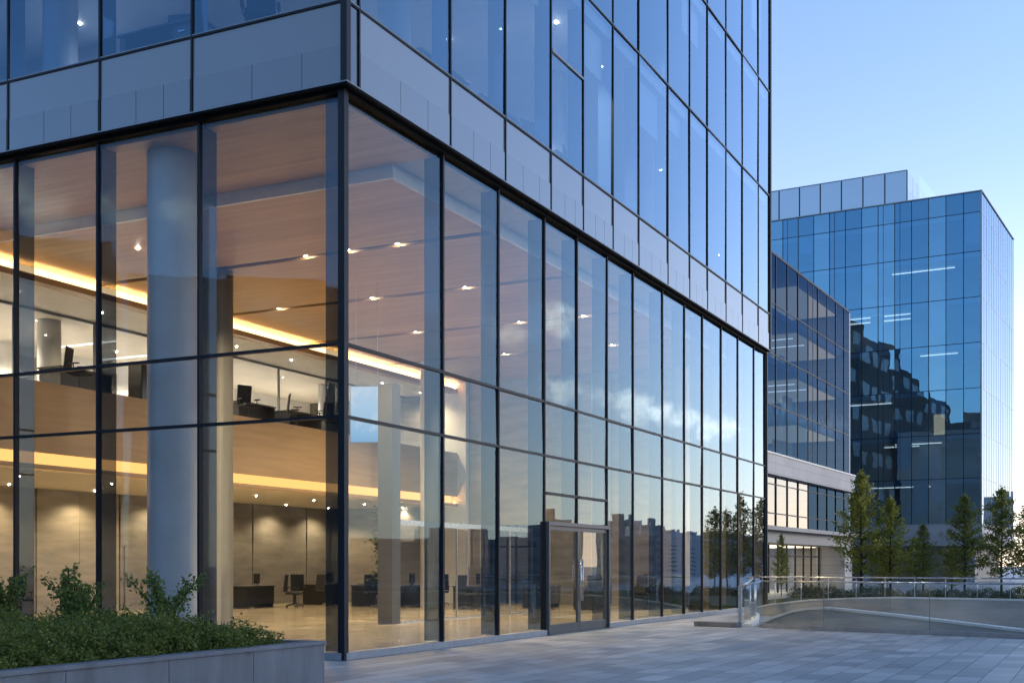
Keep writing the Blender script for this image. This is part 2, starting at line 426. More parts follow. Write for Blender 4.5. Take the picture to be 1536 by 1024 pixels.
# upper storeys
UY = [-OFF, .24] + YB[1:]; UX = [OFF, -3.13, -5.33] + XB[3:]
ZFB = ZT+.12
for face, B, sg in (('R', UY, 1), ('L', UX, -1)):
    for i in range(len(B)-1):
        a, b = B[i], B[i+1]
        narrow = face == 'R' and i == 0
        m = MB(); pane(m, face, a, b, ZFB, ZF, OFF-.02, .003)
        sp = m.build('spandrel_panel', M['corner'] if narrow else M['spandrel'], tower)
        if not narrow:
            m = MB(); zt = ZFB+.62; nj = 3; lo, hi = min(a,b)+.04, max(a,b)-.04
            js = [lo+(hi-lo)*t for t in (0, .36+.06*rnd.random(), .70+.05*rnd.random(), 1)]
            for q in range(3): fbox(m, face, js[q]+.006, js[q+1]-.006, OFF-.014, OFF-.006, ZFB+.01, zt)
            m.build('spandrel_strip', M['spandrel2'], sp)
        for z0, z1 in ((ZF, ZA), (ZA, ZB_), (ZB_, ZC)):
            m = MB()
            if face == 'R' and i == 4 and z0 == ZF:
                pane(m, face, a, b, z0, 13.4, OFF-.02); pane(m, face, a, b, 13.4, z1, OFF-.02)
                w = m.build('window', M['glass_up'], tower)
                fr = MB(); fr.box(OFF-.03, OFF+.015, a+.032, b-.032, 13.37, 13.43); fr.build('window_bar', M['edge'], w)
            else:
                pane(m, face, a, b, z0, z1, OFF-.02)
                w = m.build('window', M['corner'] if narrow else M['glass_up'], tower)
        if i:
            m = MB(); fbox(m, face, a-.012, a+.012, OFF-.09, OFF-.42, ZF+.03, ZA-.345); m.build('glass_fin', M['fin_up'], tower)
        m = MB(); pane(m, face, a, b, ZC, ZR, OFF-.02); m.build('spandrel_panel', M['spandrel'], tower)
    for i, p in enumerate(B):
        if i == 0 and face == 'L': continue
        m = MB()
        if i == 0: m.box(OFF-.09, OFF+.035, -OFF-.035, -OFF+.09, ZFB, ZR)
        else: fbox(m, face, p-.018, p+.018, OFF-.08, OFF+.008, ZFB, ZR)
        m.build('mullion', M['frame'], tower)
    for z in (ZF, ZA, ZB_, ZC):
        m = MB(); m2 = MB()
        for i in range(len(B)-1):
            e0 = .092 if i == 0 else .0185
            a, b = B[i]+sg*e0, B[i+1]-sg*.0185
            fbox(m, face, a, b, OFF-.06, OFF+.006, z-.024, z+.010)
            fbox(m2, face, a, b, OFF-.06, OFF+.010, z+.0105, z+.028)
        t = m.build('transom', M['frame'], tower); m2.build('transom_cap', M['edge'], t)
m = MB(); m.box(-20.9, OFF+.05, -OFF-.05, 28.24, ZR, ZR+.12); m.build('roof', M['roof'], tower)

# floor slabs, core and upper offices
m = MB(); m.box(-20.8, OFF-.1, -OFF+.1, 28.1, ZT+.2, ZF-.06); m.build('floor_slab', M['carpet'], tower)
for z in (ZA, ZB_, ZC):
    m = MB(); m.box(-20.8, OFF-.12, -OFF+.12, 28.1, z-.34, z-.04); m.build('floor_slab', M['office_wall'], tower)
m = MB(); m.box(-20.8, -8.5, 6.5, 22, ZF-.05, ZR-.1); m.build('core_wall', M['office_wall'], tower)
for (x, y) in ((-2.2, 5.2), (-2.2, 13.6), (-2.2, 22), (-8.6, 2.0), (-14.6, 2.0)):
    m = MB(); m.lathe([(.36, ZF-.05), (.36, ZC-.3)], (x, y), 24); m.build('column', M['column'], tower, True)
# roller blinds, some let down behind the upper glass
for face, B in (('R', UY), ('L', UX)):
    for i in range(1, len(B)-1):
        for z0, z1 in ((ZF, ZA), (ZA, ZB_), (ZB_, ZC)):
            if rnd.random() < .45:
                m = MB(); t = rnd.uniform(.12, .5)
                a, b = sorted((B[i], B[i+1]))
                fbox(m, face, a+.1, b-.1, OFF-.30, OFF-.285, z1-.35-(z1-z0)*t, z1-.35); m.build('blind', M['cream'] if rnd.random() < .3 else M['office_wall'], tower)
# rear and end walls
m = MB(); m.box(-21.2, -20.9, -OFF, 28.5, 0, ZR); m.build('rear_wall', M['stone'], tower)
m = MB()
for x0, x1, z0, z1 in ((-20.9,-11.6,0,ZR),(-9.2,OFF,0,ZR),(-11.6,-9.2,3.3,ZR)): m.box(x0, x1 if x1 < 0 else -.1, 28.10, 28.45, z0, z1 if True else z1)
m.build('end_wall', M['panel'], tower)
m = MB(); m.box(-.10, OFF+.03, 28.245, 28.40, ZFB, ZR); m.box(-.10, .055, 28.285, 28.4, 0, ZFB); m.build('corner_post', M['frame'], tower)
gd = MB(); gd.quad((-11.6,28.2,0),(-9.2,28.2,0),(-9.2,28.2,3.3),(-11.6,28.2,3.3)); gdo = gd.build('garden_door', M['door_glass'], tower)
m = MB()
for x in (-11.56, -10.8, -10.4, -9.24): m.box(x-.04, x+.04, 28.13, 28.26, 0, 3.3)
m.box(-11.519, -9.281, 28.13, 28.26, 2.35, 2.43); m.box(-11.519,-9.281,28.13,28.26,1.0,1.05)
m.build('door_frame', M['frame'], gdo)

# ---- lobby interior
m = MB(); m.box(-20.85, -.125, .125, 28.05, -.2, .03); m.build('lobby_floor', M['lobby_floor'], tower)
# wood ceiling: dropped field, slots along X, perimeter field
ZW = 9.30
slots = [7.86, 12.6, 17.6, 22.6]
cuts = [3.5] + [s for y in slots for s in (y-.14, y+.14)] + [28.0]
m = MB()
for a, b in zip(cuts[0::2], cuts[1::2]): m.box(-13.35, -1.20, a, b, ZW, ZW+.12)
ceil = m.build('wood_ceiling', M['wood'], tower)
m = MB()
for y in slots: m.box(-13.3, -1.25, y-.139, y+.139, ZW+.06, ZW+.12)
m.build('ceiling_slot', M['dark'], ceil)
m = MB(); m.box(-1.195, -1.12, 3.42, 28.0, ZW-.012, ZW+.26); m.box(-13.35, -1.196, 3.42, 3.495, ZW-.012, ZW+.26); m.build('ceiling_edge', M['white'], ceil)
m = MB(); m.box(-20.8, -.2, .2, 3.41, ZT-.04, ZT+.1); m.build('wood_ceiling', M['wood'], tower)
m = MB(); m.box(-1.11, -.2, 3.415, 28.0, ZT-.03, ZT+.1); m.build('ceiling_border', M['grey_ceiling'], tower)
# mezzanine
XM, ZMF = -13.0, 6.30
m = MB(); m.box(-20.8, XM-.06, .25, 28.0, ZMF-.3, ZMF-.02); mez = m.build('mezzanine_floor', M['carpet'], tower)
m = MB(); m.box(XM-.06, XM, .25, 28.0, 4.50, ZMF+.03); m.build('fascia', M['fascia'], mez)
m = MB(); m.box(-20.8, XM-.35, .25, 28.0, 4.10, 4.16); m.build('soffit', M['cream'], mez)
m = MB(); m.box(XM-.35, XM-.30, .25, 28.0, 4.10, 4.60); m.build('cove_light', M['cove_lo'], mez)
m = MB(); m.box(XM-.29, XM+.02, .25, 28.0, 4.10, 4.20); m.build('cove_lip', M['fascia'], mez)
m = MB(); m.box(-20.8, XM-.40, .25, 28.0, 8.86, 8.92); mc = m.build('mezzanine_ceiling', M['cream'], tower)
m = MB(); m.box(XM-.40, XM-.36, .25, 28.0, 8.925, 9.42); m.build('cove_light', M['cove_hi'], mc)
m = MB(); m.box(XM-.359, XM+.02, .25, 28.0, 8.86, 9.02); m.build('cove_lip', M['fascia'], mc)
def strip_lamp(name, loc, rot, ln, w, power, col):
    l = bpy.data.lights.new(name, 'AREA'); l.shape = 'RECTANGLE'; l.size = w; l.size_y = ln; l.energy = power; l.color = col
    o = bpy.data.objects.new(name, l); COL.objects.link(o); o.location = loc; o.rotation_euler = rot; o.parent = tower
strip_lamp('cove_lamp', (XM-.12, 14.1, 9.05), (0, R(180-32), 0), 27.5, .08, 300, (1,.66,.32))
strip_lamp('cove_lamp', (XM-.16, 14.1, 4.215), (0, R(180+20), 0), 27.5, .06, 60, (1,.45,.12))
# mezzanine rear wall and glazed partition with slim posts
m = MB(); m.box(-20.85, -20.6, .25, 28.0, ZMF-.02, 8.86); m.build('rear_office_wall', M['white'], tower)
m = MB()
for y in (7, 10.0, 13.2, 16.2, 19.0, 22, 25): m.box(-15.64, -15.56, y-.025, y+.025, ZMF-.02, 8.86)
m.box(-15.63,-15.57,.3,28,8.78,8.855); m.box(-15.63,-15.57,.3,28,ZMF-.018,ZMF+.06)
pt = m.build('glazed_partition', M['edge'], tower)
m = MB(); m.quad((-15.6,.3,ZMF+.06),(-15.6,28,ZMF+.06),(-15.6,28,8.78),(-15.6,.3,8.78)); m.build('partition_glass', M['rail_glass'], pt)
for (x, y) in ((-16.6, 9.2), (-16.6, 16.6), (-16.6, 23.5)):
    m = MB(); m.lathe([(.34, ZMF-.02), (.34, 8.86)], (x, y), 24); m.build('column', M['column'], tower, True)
for (y0, y1) in ((11.5, 12.6), (15.2, 15.9), (20.4, 21.2)):
    m = MB(); m.box(-20.58, -20.4, y0, y1, ZMF-.02, 8.5); m.build('wall_pilaster', M['panel'], tower)
# ground floor rear wall in tall panels
ys = [.3]; 
while ys[-1] < 28: ys.append(ys[-1]+1.85)
for i in range(len(ys)-1):
    m = MB(); m.box(-19.75, -19.5-.03*(i%2), ys[i]+.02, min(ys[i+1],28)-.02, .03, 4.10)
    m.build('wall_panel', M['panel'] if i < 8 else M['panel2'], tower)
m = MB(); m.box(-19.9, -19.76, .3, 28, .03, 4.10); m.build('wall_backing', M['dark'], tower)
m = MB(); m.box(-19.49, -19.44, 15.3, 16.5, .03, 2.3); d = m.build('interior_door', M['panel2'], tower)
m = MB(); m.tube([(-19.40,15.42,.9),(-19.40,15.42,1.4)], .018); m.build('handle', M['steel'], d)
# columns
def col_round(x, y, r, z1, z0=.03, mat='column'):
    m = MB(); m.lathe([(r+.012,z0),(r+.012,z0+.06),(r,z0+.065),(r,z1)], (x,y), 56); m.build('column', M[mat], tower, True)
col_round(-4.66, 1.06, .475, ZT-.04); col_round(-9.5, 8.05, .52, ZW, mat='square'); col_round(-11.2, 22.4, .36, 4.62+4.6); col_round(-10.2, 1.06, .475, ZT-.04)
col_round(-15.8, 1.06, .475, 4.1)
m = MB(); m.box(-6.07, -5.63, 10.68, 11.12, .03, 6.5); sc = m.build('square_column', M['square'], tower)
# low glass screen standing on the lobby floor with a steel head rail
m = MB(); m.box(-5.88, -5.82, 11.13, 20.0, 2.72, 2.86); m.box(-5.87,-5.83,11.13,20.0,.03,.07)
for y in (12.9, 14.7, 16.5, 18.3, 19.97): m.box(-5.875,-5.825,y-.02,y+.02,.071,2.719)
gs = m.build('glass_screen', M['steel'], tower)
m = MB(); m.quad((-5.85,11.13,.07),(-5.85,20,.07),(-5.85,20,2.72),(-5.85,11.13,2.72)); m.build('screen_glass', M['rail_glass'], gs)
# end wall pilasters, dark / light strips
for k, (x0, x1) in enumerate(((-8.6,-7.7),(-6.9,-6.2),(-5.2,-4.3),(-3.4,-2.8),(-2.0,-1.2),(-13.6,-12.6),(-16,-14.8))):
    m = MB(); m.box(x0, x1, 27.85, 28.09, .03, ZW-.02); m.build('wall_pilaster', M['white'] if k % 2 else M['panel2'], tower)

# ---- entrance
m = MB()
m.box(-.06, .10, YB[3]+.03, YB[3]+.11, .004, 2.62); m.box(-.06, .10, YB[5]-.11, YB[5]-.03, .004, 2.62)
m.box(-.06, .10, YB[3]+.111, YB[5]-.111, 2.53, 2.62)
df = m.build('entrance_frame', M['door_frame'], tower, bevel=.006)
for k, (a, b) in enumerate(((YB[3]+.12, 10.135), (10.145, YB[5]-.12))):
    m = MB(); x0, x1 = -.02, .04
    m.box(x0,x1,a,a+.08,.02,2.52); m.box(x0,x1,b-.08,b,.02,2.52); m.box(x0,x1,a+.081,b-.081,2.43,2.52); m.box(x0,x1,a+.081,b-.081,.02,.24)
    d = m.build('entrance_door', M['door_frame'], tower, bevel=.004)
    m = MB(); m.quad((.01,a+.07,.23),(.01,b-.07,.23),(.01,b-.07,2.44),(.01,a+.07,2.44)); m.build('door_glass', M['door_glass'], d)
    hy = b-.05 if k == 0 else a+.05
    m = MB(); m.tube([(.11,hy,.75),(.11,hy,1.75)], .018, 10); m.tube([(.04,hy,.85),(.11,hy,.85)], .01, 6); m.tube([(.04,hy,1.65),(.11,hy,1.65)], .01, 6)
    m.build('handle', M['steel'], d, True)
m = MB(); m.box(-.12,.12,YB[3]+.111,YB[5]-.111,.003,.018); m.build('threshold', M['edge'], df)

# ---- downlights (glowing discs) and their lamps
LAMPS = bpy.data.lights
def lamp(loc, power, col=(1,.78,.46), size=R(120), rad=.08, blend=.6):
    l = LAMPS.new('downlight_lamp', 'SPOT'); l.energy = power*2.2; l.color = col; l.spot_size = size; l.spot_blend = blend; l.shadow_soft_size = rad
    o = bpy.data.objects.new('downlight_lamp', l); COL.objects.link(o); o.location = loc; o.parent = tower; return o
def downlight(x, y, z, r=.045, power=0, **kw):
    m = MB(); m.lathe([(r,z-.004),(r*.55,z-.03),(0.001,z-.04)], (x,y), 12); o = m.build('downlight', M['spot'], tower, True)
    if power: lamp((x,y,z-.08), power, **kw)
for x, y in ((-6.42,7.86),(-5.16,7.86),(-3.75,7.86),(-4.45,12.6),(-9.54,5.34),(-7.5,12.6),(-10.8,12.6),(-9,17.6),(-5.2,17.6),(-8.2,22.6),(-4,22.6),(-3.0,17.6)):
    downlight(x, y, ZW+(.05 if y in slots else 0), .05, 210 if x > -9.2 else 40)
for y in (2.5, 6, 9.5, 13, 16.5, 20, 23.5, 26.5):
    downlight(-18.6, y, 4.10, 0.03, 60, size=R(140)); downlight(-15.6, y+1.2, 4.10, .03, 24, size=R(120))
for y in (2, 5, 8, 11, 14, 17, 20, 23, 26):
    downlight(-18.6, y, 8.86, .03, 700, size=R(150), blend=1, col=(1,.88,.68)); downlight(-14.3, y+1.0, 8.86, .025, 90, size=R(150), blend=1)
for x, y in ((-3.67,10.24),(-2.17,10.32),(-.76,10.58)): downlight(x, y, ZA-.34, .05, 260, col=(1,.9,.78))
downlight(-3.33, 15.94, ZA-.34, .05, 120, col=(1,.9,.78))
downlight(-5.2, 18.6, ZA-.34, .04, 260, col=(1,.9,.78))
for x, y in ((-5.4, 4.2), (-11.5, 5.4)): downlight(x, y, ZA-.34, .04, 260, col=(.9,.95,1))
for y in (12.5, 15, 18.2):
    m = MB(); m.box(-20.2, -17.2, y-.05, y+.05, 8.83, 8.858); m.build('linear_light', M['lamp'], tower)

# ================================================================== LOBBY AND OFFICE FURNITURE
def make_chair(name, label):
    t = thing(name, label, 'chair')
    m = MB(); m.box(-.25,.25,-.24,.24,.44,.52); m.build('seat', M['fabric'], t, bevel=.025)
    m = MB(); m.obox((0,.27,.82),(1,0,0),(0,1,.12),(0,-.12,1),.235,.02,.29); m.build('backrest', M['fabric'], t, bevel=.02)
    m = MB(); m.tube([(0,0,.10),(0,0,.44)], .028, 8); m.tube([(0,.2,.46),(0,.29,.62)], .02, 6); m.build('stem', M['black'], t)
    m = MB()
    for k in range(5):
        a = 2*math.pi*k/5; m.tube([(0,0,.11),(.28*math.cos(a),.28*math.sin(a),.075)], [.024,.016], 6)
    b = m.build('star_base', M['black'], t)
    for k in range(5):
        a = 2*math.pi*k/5; c, s = math.cos(a)*.29, math.sin(a)*.29
        w = MB(); w.tube([(c-.012,s,.032),(c+.012,s,.032)], .03, 10); w.build('caster', M['black'], b)
    for sx in (-1,1):
        m = MB(); m.tube([(sx*.25,.02,.47),(sx*.29,.04,.56),(sx*.29,.04,.66)], .014, 6); m.box(sx*.29-.03,sx*.29+.03,-.10,.16,.66,.69); m.build('armrest', M['black'], t)
    return t
def make_desk(name, label):
    t = thing(name, label, 'desk')
    m = MB(); m.box(-.9,.9,-.4,.4,.70,.74); m.build('desk_top', M['desk_top'], t, bevel=.006)
    m = MB(); m.box(-.86,.86,.33,.36,.12,.70); m.build('modesty_panel', M['desk'], t)
    for sx in (-1,1):
        m = MB(); m.box(sx*.80-.06,sx*.80+.06,-.36,.329,.0,.70); m.build('leg', M['desk'], t)
    m = MB(); m.box(.30,.72,-.34,.3,.05,.69); d = m.build('drawer_unit', M['desk'], t)
    for z in (.16,.36,.56):
        m = MB(); m.box(.44,.58,-.365,-.345,z,z+.02); m.build('handle', M['steel'], d)
    return t
def make_monitor(name, label):
    t = thing(name, label, 'monitor')
    m = MB(); m.box(-.28,.28,-.015,.015,.14,.48); m.build('screen', M['screen_off'], t, bevel=.006)
    m = MB(); m.tube([(0,.03,.01),(0,.03,.25)], .018, 6); m.box(-.11,.11,-.06,.10,0,.012); m.build('stand', M['black'], t)
    return t
chair0 = make_chair('office_chair', 'x'); desk0 = make_desk('desk', 'x'); mon0 = make_monitor('monitor', 'x')
used = set()
def put(proto, loc, rz, label, group):
    o = proto if proto.name not in used else copy_tree(proto)
    used.add(proto.name); return place(o, loc, rz, label, group, 1.12)
GZ = .03
GC, GD, GM = 'chairs around the lobby desks', 'dark desks on the lobby floor', 'monitors on the lobby desks'
desks = [(-17.3,19.6,-1.45,'black desk left of the pair seen between the round columns and corner'),
         (-17.3,24.4,-1.6,'black desk just left of the corner mullion on the lobby floor'),
         (-14.5,23.6,-1.5,'black desk seen just right of the corner mullion'),
         (-12.7,23.3,-1.55,'black desk behind the square pale column'),
         (-9.6,22.9,-1.5,'black desk right of the slim round column'),
         (-16.0,26.4,-1.5,'black desk farthest back, between the corner mullion and the square column'),
         (-7.6,24.6,-1.5,'black desk seen through the entrance doors'),
         (-5.2,23.8,-1.5,'black desk seen through the first bay right of the entrance'),
         (-3.8,25.2,-1.6,'black desk seen through the second bay right of the entrance'),
         (-2.7,26.3,-1.5,'black desk nearest the far end of the lobby')]
for x, y, r, l in desks:
    put(desk0, (x,y,GZ), r, l, GD)
    put(mon0, (x+.05,y+.25,GZ+.74), r+.2, l.replace('black desk','dark monitor on the desk'), GM)
for x, y, r, l in ((-16.6,21.4,.4,'black office chair drawn up to the desk left of the corner mullion'),
                   (-16.2,22.9,2.9,'black office chair facing away, just left of the corner mullion'),
                   (-13.6,22.2,.8,'black office chair between the corner mullion and the square column'),
                   (-11.7,22.5,2.2,'black office chair right behind the square pale column'),
                   (-9.0,21.2,1.2,'black office chair near the slim round column'),
                   (-8.0,20.8,-2.2,'black office chair seen through the second right-hand bay'),
                   (-4.6,22.6,.5,'black office chair in the first bay right of the entrance'),
                   (-3.2,24.1,2.6,'black office chair in the second bay right of the entrance'),
                   (-15.8,20.2,2.0,'black office chair nearest the grey column among the lobby desks'),
                   (-12.2,25.0,.3,'black office chair behind the indoor tree'),
                   (-6.6,22.6,1.9,'black office chair seen through the left door leaf'),
                   (-18.2,9.6,1.2,'black office chair against the tan wall behind the planter shrubs')):
    put(chair0, (x,y,GZ), r, l, GC)
ZMc = ZMF-.02
GCM, GDM = 'chairs along the mezzanine edge', 'desks along the mezzanine edge'
for x, y, r, l in ((-13.45,7.3,2.0,'high-backed dark chair at the far left of the mezzanine edge'),
                   (-13.6,14.75,1.2,'dark chair on the mezzanine right of the grey round column'),
                   (-13.6,17.4,2.3,'dark chair in the middle of the mezzanine row by the corner bay'),
                   (-13.5,18.5,-1.0,'low dark chair on the mezzanine second from the corner mullion'),
                   (-13.5,19.5,1.4,'dark chair on the mezzanine next to the corner mullion'),
                   (-13.6,21.2,.6,'dark chair on the mezzanine seen through the first right-hand bay')):
    put(chair0, (x,y,ZMc), r, l, GCM)
for x, y, r, l in ((-14.7,8.4,-1.57,'dark desk beside the high-backed chair on the mezzanine'),
                   (-14.8,16.2,-1.57,'dark desk on the mezzanine between two chairs right of the grey column'),
                   (-14.8,19.0,-1.57,'dark desk on the mezzanine behind the corner mullion'),
                   (-14.8,22.0,-1.57,'dark desk on the mezzanine in the first right-hand bay')):
    put(desk0, (x,y,ZMc), r, l, GDM)
t = thing('cabinet', 'tall dark cabinet on the mezzanine left of the big round column', 'cabinet', (-13.7,10.1,ZMc))
m = MB(); m.box(-.25,.25,-.45,.45,0,1.15); m.build('carcass', M['black'], t, bevel=.01)
m = MB(); m.box(.251,.27,-.43,-.01,.05,1.1); m.box(.251,.27,.01,.43,.05,1.1); m.build('door', M['screen_off'], t)
# upper office desks near the glass
GU, GUC = 'desks behind the upper office glass', 'chairs behind the upper office glass'
for x, y, r, l in ((-1.0,4.6,1.57,'desk behind the first upper window right of the corner'),
                   (-1.0,7.2,1.57,'desk behind the second upper window right of the corner'),
                   (-1.0,11.2,1.57,'desk behind the upper window above the entrance'),
                   (-1.0,13.4,1.57,'desk behind the upper window just past the entrance'),
                   (-4.6,1.0,0,'desk behind the upper window left of the corner'),):
    put(desk0, (x,y,ZF-.055), r, l, GU)
    put(mon0, (x+.1,y+.2,ZF+.69), r+.3, l.replace('desk behind','dark monitor on the desk behind'), 'monitors behind the upper office glass')
for x, y, r, l in ((-.6,9.0,1.2,'chair turned to the upper glass two bays left of the entrance axis'),
                   (-.6,12.3,2.0,'chair behind the upper glass just right of the entrance axis'),
                   (-2.2,.6,.6,'chair behind the upper glass left of the corner')):
    put(chair0, (x,y,ZF-.055), r, l, GUC)
# added glowing panel, a sky reflection painted on it, beside the square column
def sky_reflection_mat():
    m, nt, out = new_mat('painted_sky_reflection'); n = N(nt)
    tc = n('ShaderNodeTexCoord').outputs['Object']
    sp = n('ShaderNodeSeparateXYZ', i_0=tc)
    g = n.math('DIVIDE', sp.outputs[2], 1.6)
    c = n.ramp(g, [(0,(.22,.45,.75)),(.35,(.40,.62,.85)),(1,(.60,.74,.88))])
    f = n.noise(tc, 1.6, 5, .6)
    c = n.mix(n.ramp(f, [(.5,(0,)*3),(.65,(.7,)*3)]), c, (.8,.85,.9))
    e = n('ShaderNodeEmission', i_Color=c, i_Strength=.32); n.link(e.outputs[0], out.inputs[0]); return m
t = thing('sky_reflection_panel', 'added glowing panel painted as a sky reflection, left of the square column', 'glowing panel', (-6.55,10.86,4.95), R(20))
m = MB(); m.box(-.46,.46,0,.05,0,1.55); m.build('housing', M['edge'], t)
m = MB(); m.quad((-.44,-.004,.02),(.44,-.004,.02),(.44,-.004,1.53),(-.44,-.004,1.53)); m.build('screen', sky_reflection_mat(), t)  # glowing face, the reflected sky put into its colour
m = MB(); m.tube([(-.3,.025,1.55),(-.3,.025,4.34)], .008, 6); m.tube([(.3,.025,1.55),(.3,.025,4.34)], .008, 6); m.build('hanger_rods', M['steel'], t)

# indoor tree
def stems_points(h, n, seed, spread):
    rg = np.random.default_rng(seed); P = []; stems = []
    for k in range(n):
        a = rg.uniform(0, 6.28); l = h*rg.uniform(.7, 1.0); lean = spread*rg.uniform(.4, 1)
        path = [(lean*t*t*math.cos(a)+.03*math.cos(k*2.1), lean*t*t*math.sin(a)+.03*math.sin(k*2.1), l*t) for t in np.linspace(0,1,7)]
        stems.append(path)
    return stems
def stem_plant(name, label, cat, loc, h, n, seed, spread, leaf, lsize, nl, sig, group=None, base=None, start=.25):
    t = thing(name, label, cat, loc, 0, group)
    st = stems_points(h, n, seed, spread); rg = np.random.default_rng(seed+9)
    m = MB()
    for p in st: m.tube(p, [.014*h*(1-.8*i/6)+.002 for i in range(7)], 5)
    m.build('stem', M['bark'], t)
    P = []
    for p in st:
        p = np.array(p)
        for q in range(nl):
            u = rg.uniform(start, 1)*6; i = min(5, int(u)); b = p[i]+(p[i+1]-p[i])*(u-i)
            P.append(b+rg.normal(0, sig, 3)*(1.15-u/7))
    obj_of(leaf_mesh('foliage', P, lsize, leaf, seed), 'foliage', t)
    return t
t = stem_plant('indoor_tree', 'slender green indoor tree between the square and round columns', 'plant', (-12.6,21.5,GZ+.45), 3.2, 7, 5, .7, M['leaf_sprig'], .13, 120, .26)
m = MB(); m.lathe([(.0,-.44),(.28,-.44),(.34,.02),(.30,.02),(.28,-.05),(0,-.05)], (0,0), 24); m.build('pot', M['black'], t, True)

# ================================================================== PLANTER
PX, PY, PH = 2.2, -3.72, .60
pl = thing('planter', 'long grey granite planter filled with shrubs in front of the lobby glass', 'planter', (PX,PY,0))
m = MB(); W = .16
m.box(-W,0,-13,0,.004,PH-.05); m.box(-6.6,-W-.001,-W,0,.004,PH-.05); m.box(-6.6,-6.6+W,-13,-W-.001,.004,PH-.05)
m.build('wall', M['granite'], pl)
m = MB(); m.box(-W-.03,.025,-13,.025,PH-.05,PH); m.box(-6.6,-W-.031,-W-.03,.025,PH-.05,PH); m.build('rim', M['granite'], pl, bevel=.006)
m = MB()
for q in range(1,9): m.box(-.004,.003,-1.5*q-.004,-1.5*q+.004,.01,PH-.052)
m.build('joint', M['dark'], pl)
m = MB(); m.box(-6.43,-W-.002,-13,-W-.002,.1,PH-.10); m.build('soil', M['soil'], pl)
def shrub_mesh(seed, rx, hz, n, leaf=.042):
    rg = np.random.default_rng(seed)
    th = rg.uniform(0, 2*np.pi, n); cz = rg.uniform(-.15, 1, n); s = np.sqrt(np.clip(1-cz**2,0,1))
    lob = 1+.10*np.sin(3*th+seed)+.10*np.sin(5*th+2.3*seed+4*cz)+.08*np.sin(9*th-3*cz*3+seed)+.07*np.sin(17*th+11*cz)
    r = lob*(1-np.abs(rg.normal(0,.13,n)))
    P = np.stack([rx*r*s*np.cos(th), rx*r*s*np.sin(th), hz*r*np.clip(cz,-.2,1)], 1)
    # twigs that stick out
    k = 26; T = []
    for i in range(k):
        a = rg.uniform(0,6.28); c = rg.uniform(.35,1); ss = math.sqrt(1-c*c)
        d = np.array([rx*ss*math.cos(a), rx*ss*math.sin(a), hz*c]); e = d/np.linalg.norm(d)+np.array([0,0,.7])
        L = rg.uniform(.05,.17)
        for q in range(14): T.append(d*.97+e*L*rg.uniform(0,1)+rg.normal(0,.012,3))
    return leaf_mesh('shrub', np.concatenate([P, np.array(T)]), leaf, M['leaf_shrub'], seed, .6)
shr = [shrub_mesh(s, .62, .40+.04*s, 7500) for s in range(4)]
k = 0
for gx in range(9):
    for gy in range(10):
        x = -.85-gx*.72+rnd.uniform(-.08,.08)+(.2 if gy % 2 else 0); y = -.95-gy*.74+rnd.uniform(-.1,.1)
        if x > -.80: x = -.80
        # leave out what the frame cannot show
        wx, wy = PX+x, PY+y
        dx, dy = wx-11.61, wy+17.26; cx = dx*.8984+dy*.4392; cz = -dx*.4392+dy*.8984
        if cx/cz < -.75: continue
        o = obj_of(shr[k % 4], 'shrub'); o.location = (wx, wy, PH-.14); o.rotation_euler = (0,0,rnd.uniform(0,6.28)); q = rnd.uniform(.88,1.1); o.scale = (q,q,q*rnd.uniform(.72,1.0))
        tag(o, 'dense low green shrub packed with others in the granite planter', 'shrub', 'low shrubs in the granite planter'); k += 1
for wx, wy, h, n_, sd, sp_, lab in ((-3.55,-3.9,1.15,7,21,.35,'bushy leafy sprig at the left edge of the photo, above the low shrubs'),
                              (-1.75,-4.3,1.12,8,22,.40,'tall leafy sprig in front of the left-hand lobby panes'),
                              (-1.30,-4.6,.9,6,25,.35,'shorter leafy sprig leaning against the tall one in the planter'),
                              (.10,-4.45,1.08,8,23,.55,'bright leafy sprig in front of the big round column')):
    stem_plant('leafy_plant', lab, 'plant', (wx,wy,PH-.1), h, n_, sd, sp_, M['leaf_sprig'], .066, 150, .10, 'taller plants rising from the planter', start=.35)

# ================================================================== RAMP WALLS AND BALUSTRADES
def wall_strip(m, pts, th, normal):
    """upright wall along pts [(x,y,z0,z1)], thickness th along normal"""
    n0 = len(m.v); nx, ny = normal
    for x,y,z0,z1 in pts: m.v += [(x,y,z0),(x,y,z1),(x+nx*th,y+ny*th,z1),(x+nx*th,y+ny*th,z0)]
    for i in range(len(pts)-1):
        a = n0+4*i; b = a+4
        for q in ((0,1),(1,2),(2,3),(3,0)): m.f.append((a+q[0], b+q[0], b+q[1], a+q[1]))
    m.f.append((n0,n0+1,n0+2,n0+3)); e = n0+4*(len(pts)-1); m.f.append((e+3,e+2,e+1,e))
# near sloping wall with pale coping
prof = [(.15,.02),(.45,.16),(.8,.30),(1.25,.44),(1.7,.52),(2.1,.545),(2.5,.53),(4.2,.41),(6.0,.26),(8.0,.09),(10,-.06),(14,-.4)]
rw = thing('ramp_side_wall', 'low curved concrete wall with a pale sloping coping beside the ramp', 'wall', (A.x,A.y,0))
def L(u, v): q = U*u+V*v; return (q.x, q.y)
m = MB(); wall_strip(m, [(*L(u,.5),-1.6,z-.05) for u,z in prof], .22, (V.x,V.y)); m.build('wall', M['concrete'], rw)
m = MB(); wall_strip(m, [(*L(u,.47),z-.049,z+.012) for u,z in prof], .28, (V.x,V.y)); m.build('coping', M['coping'], rw)
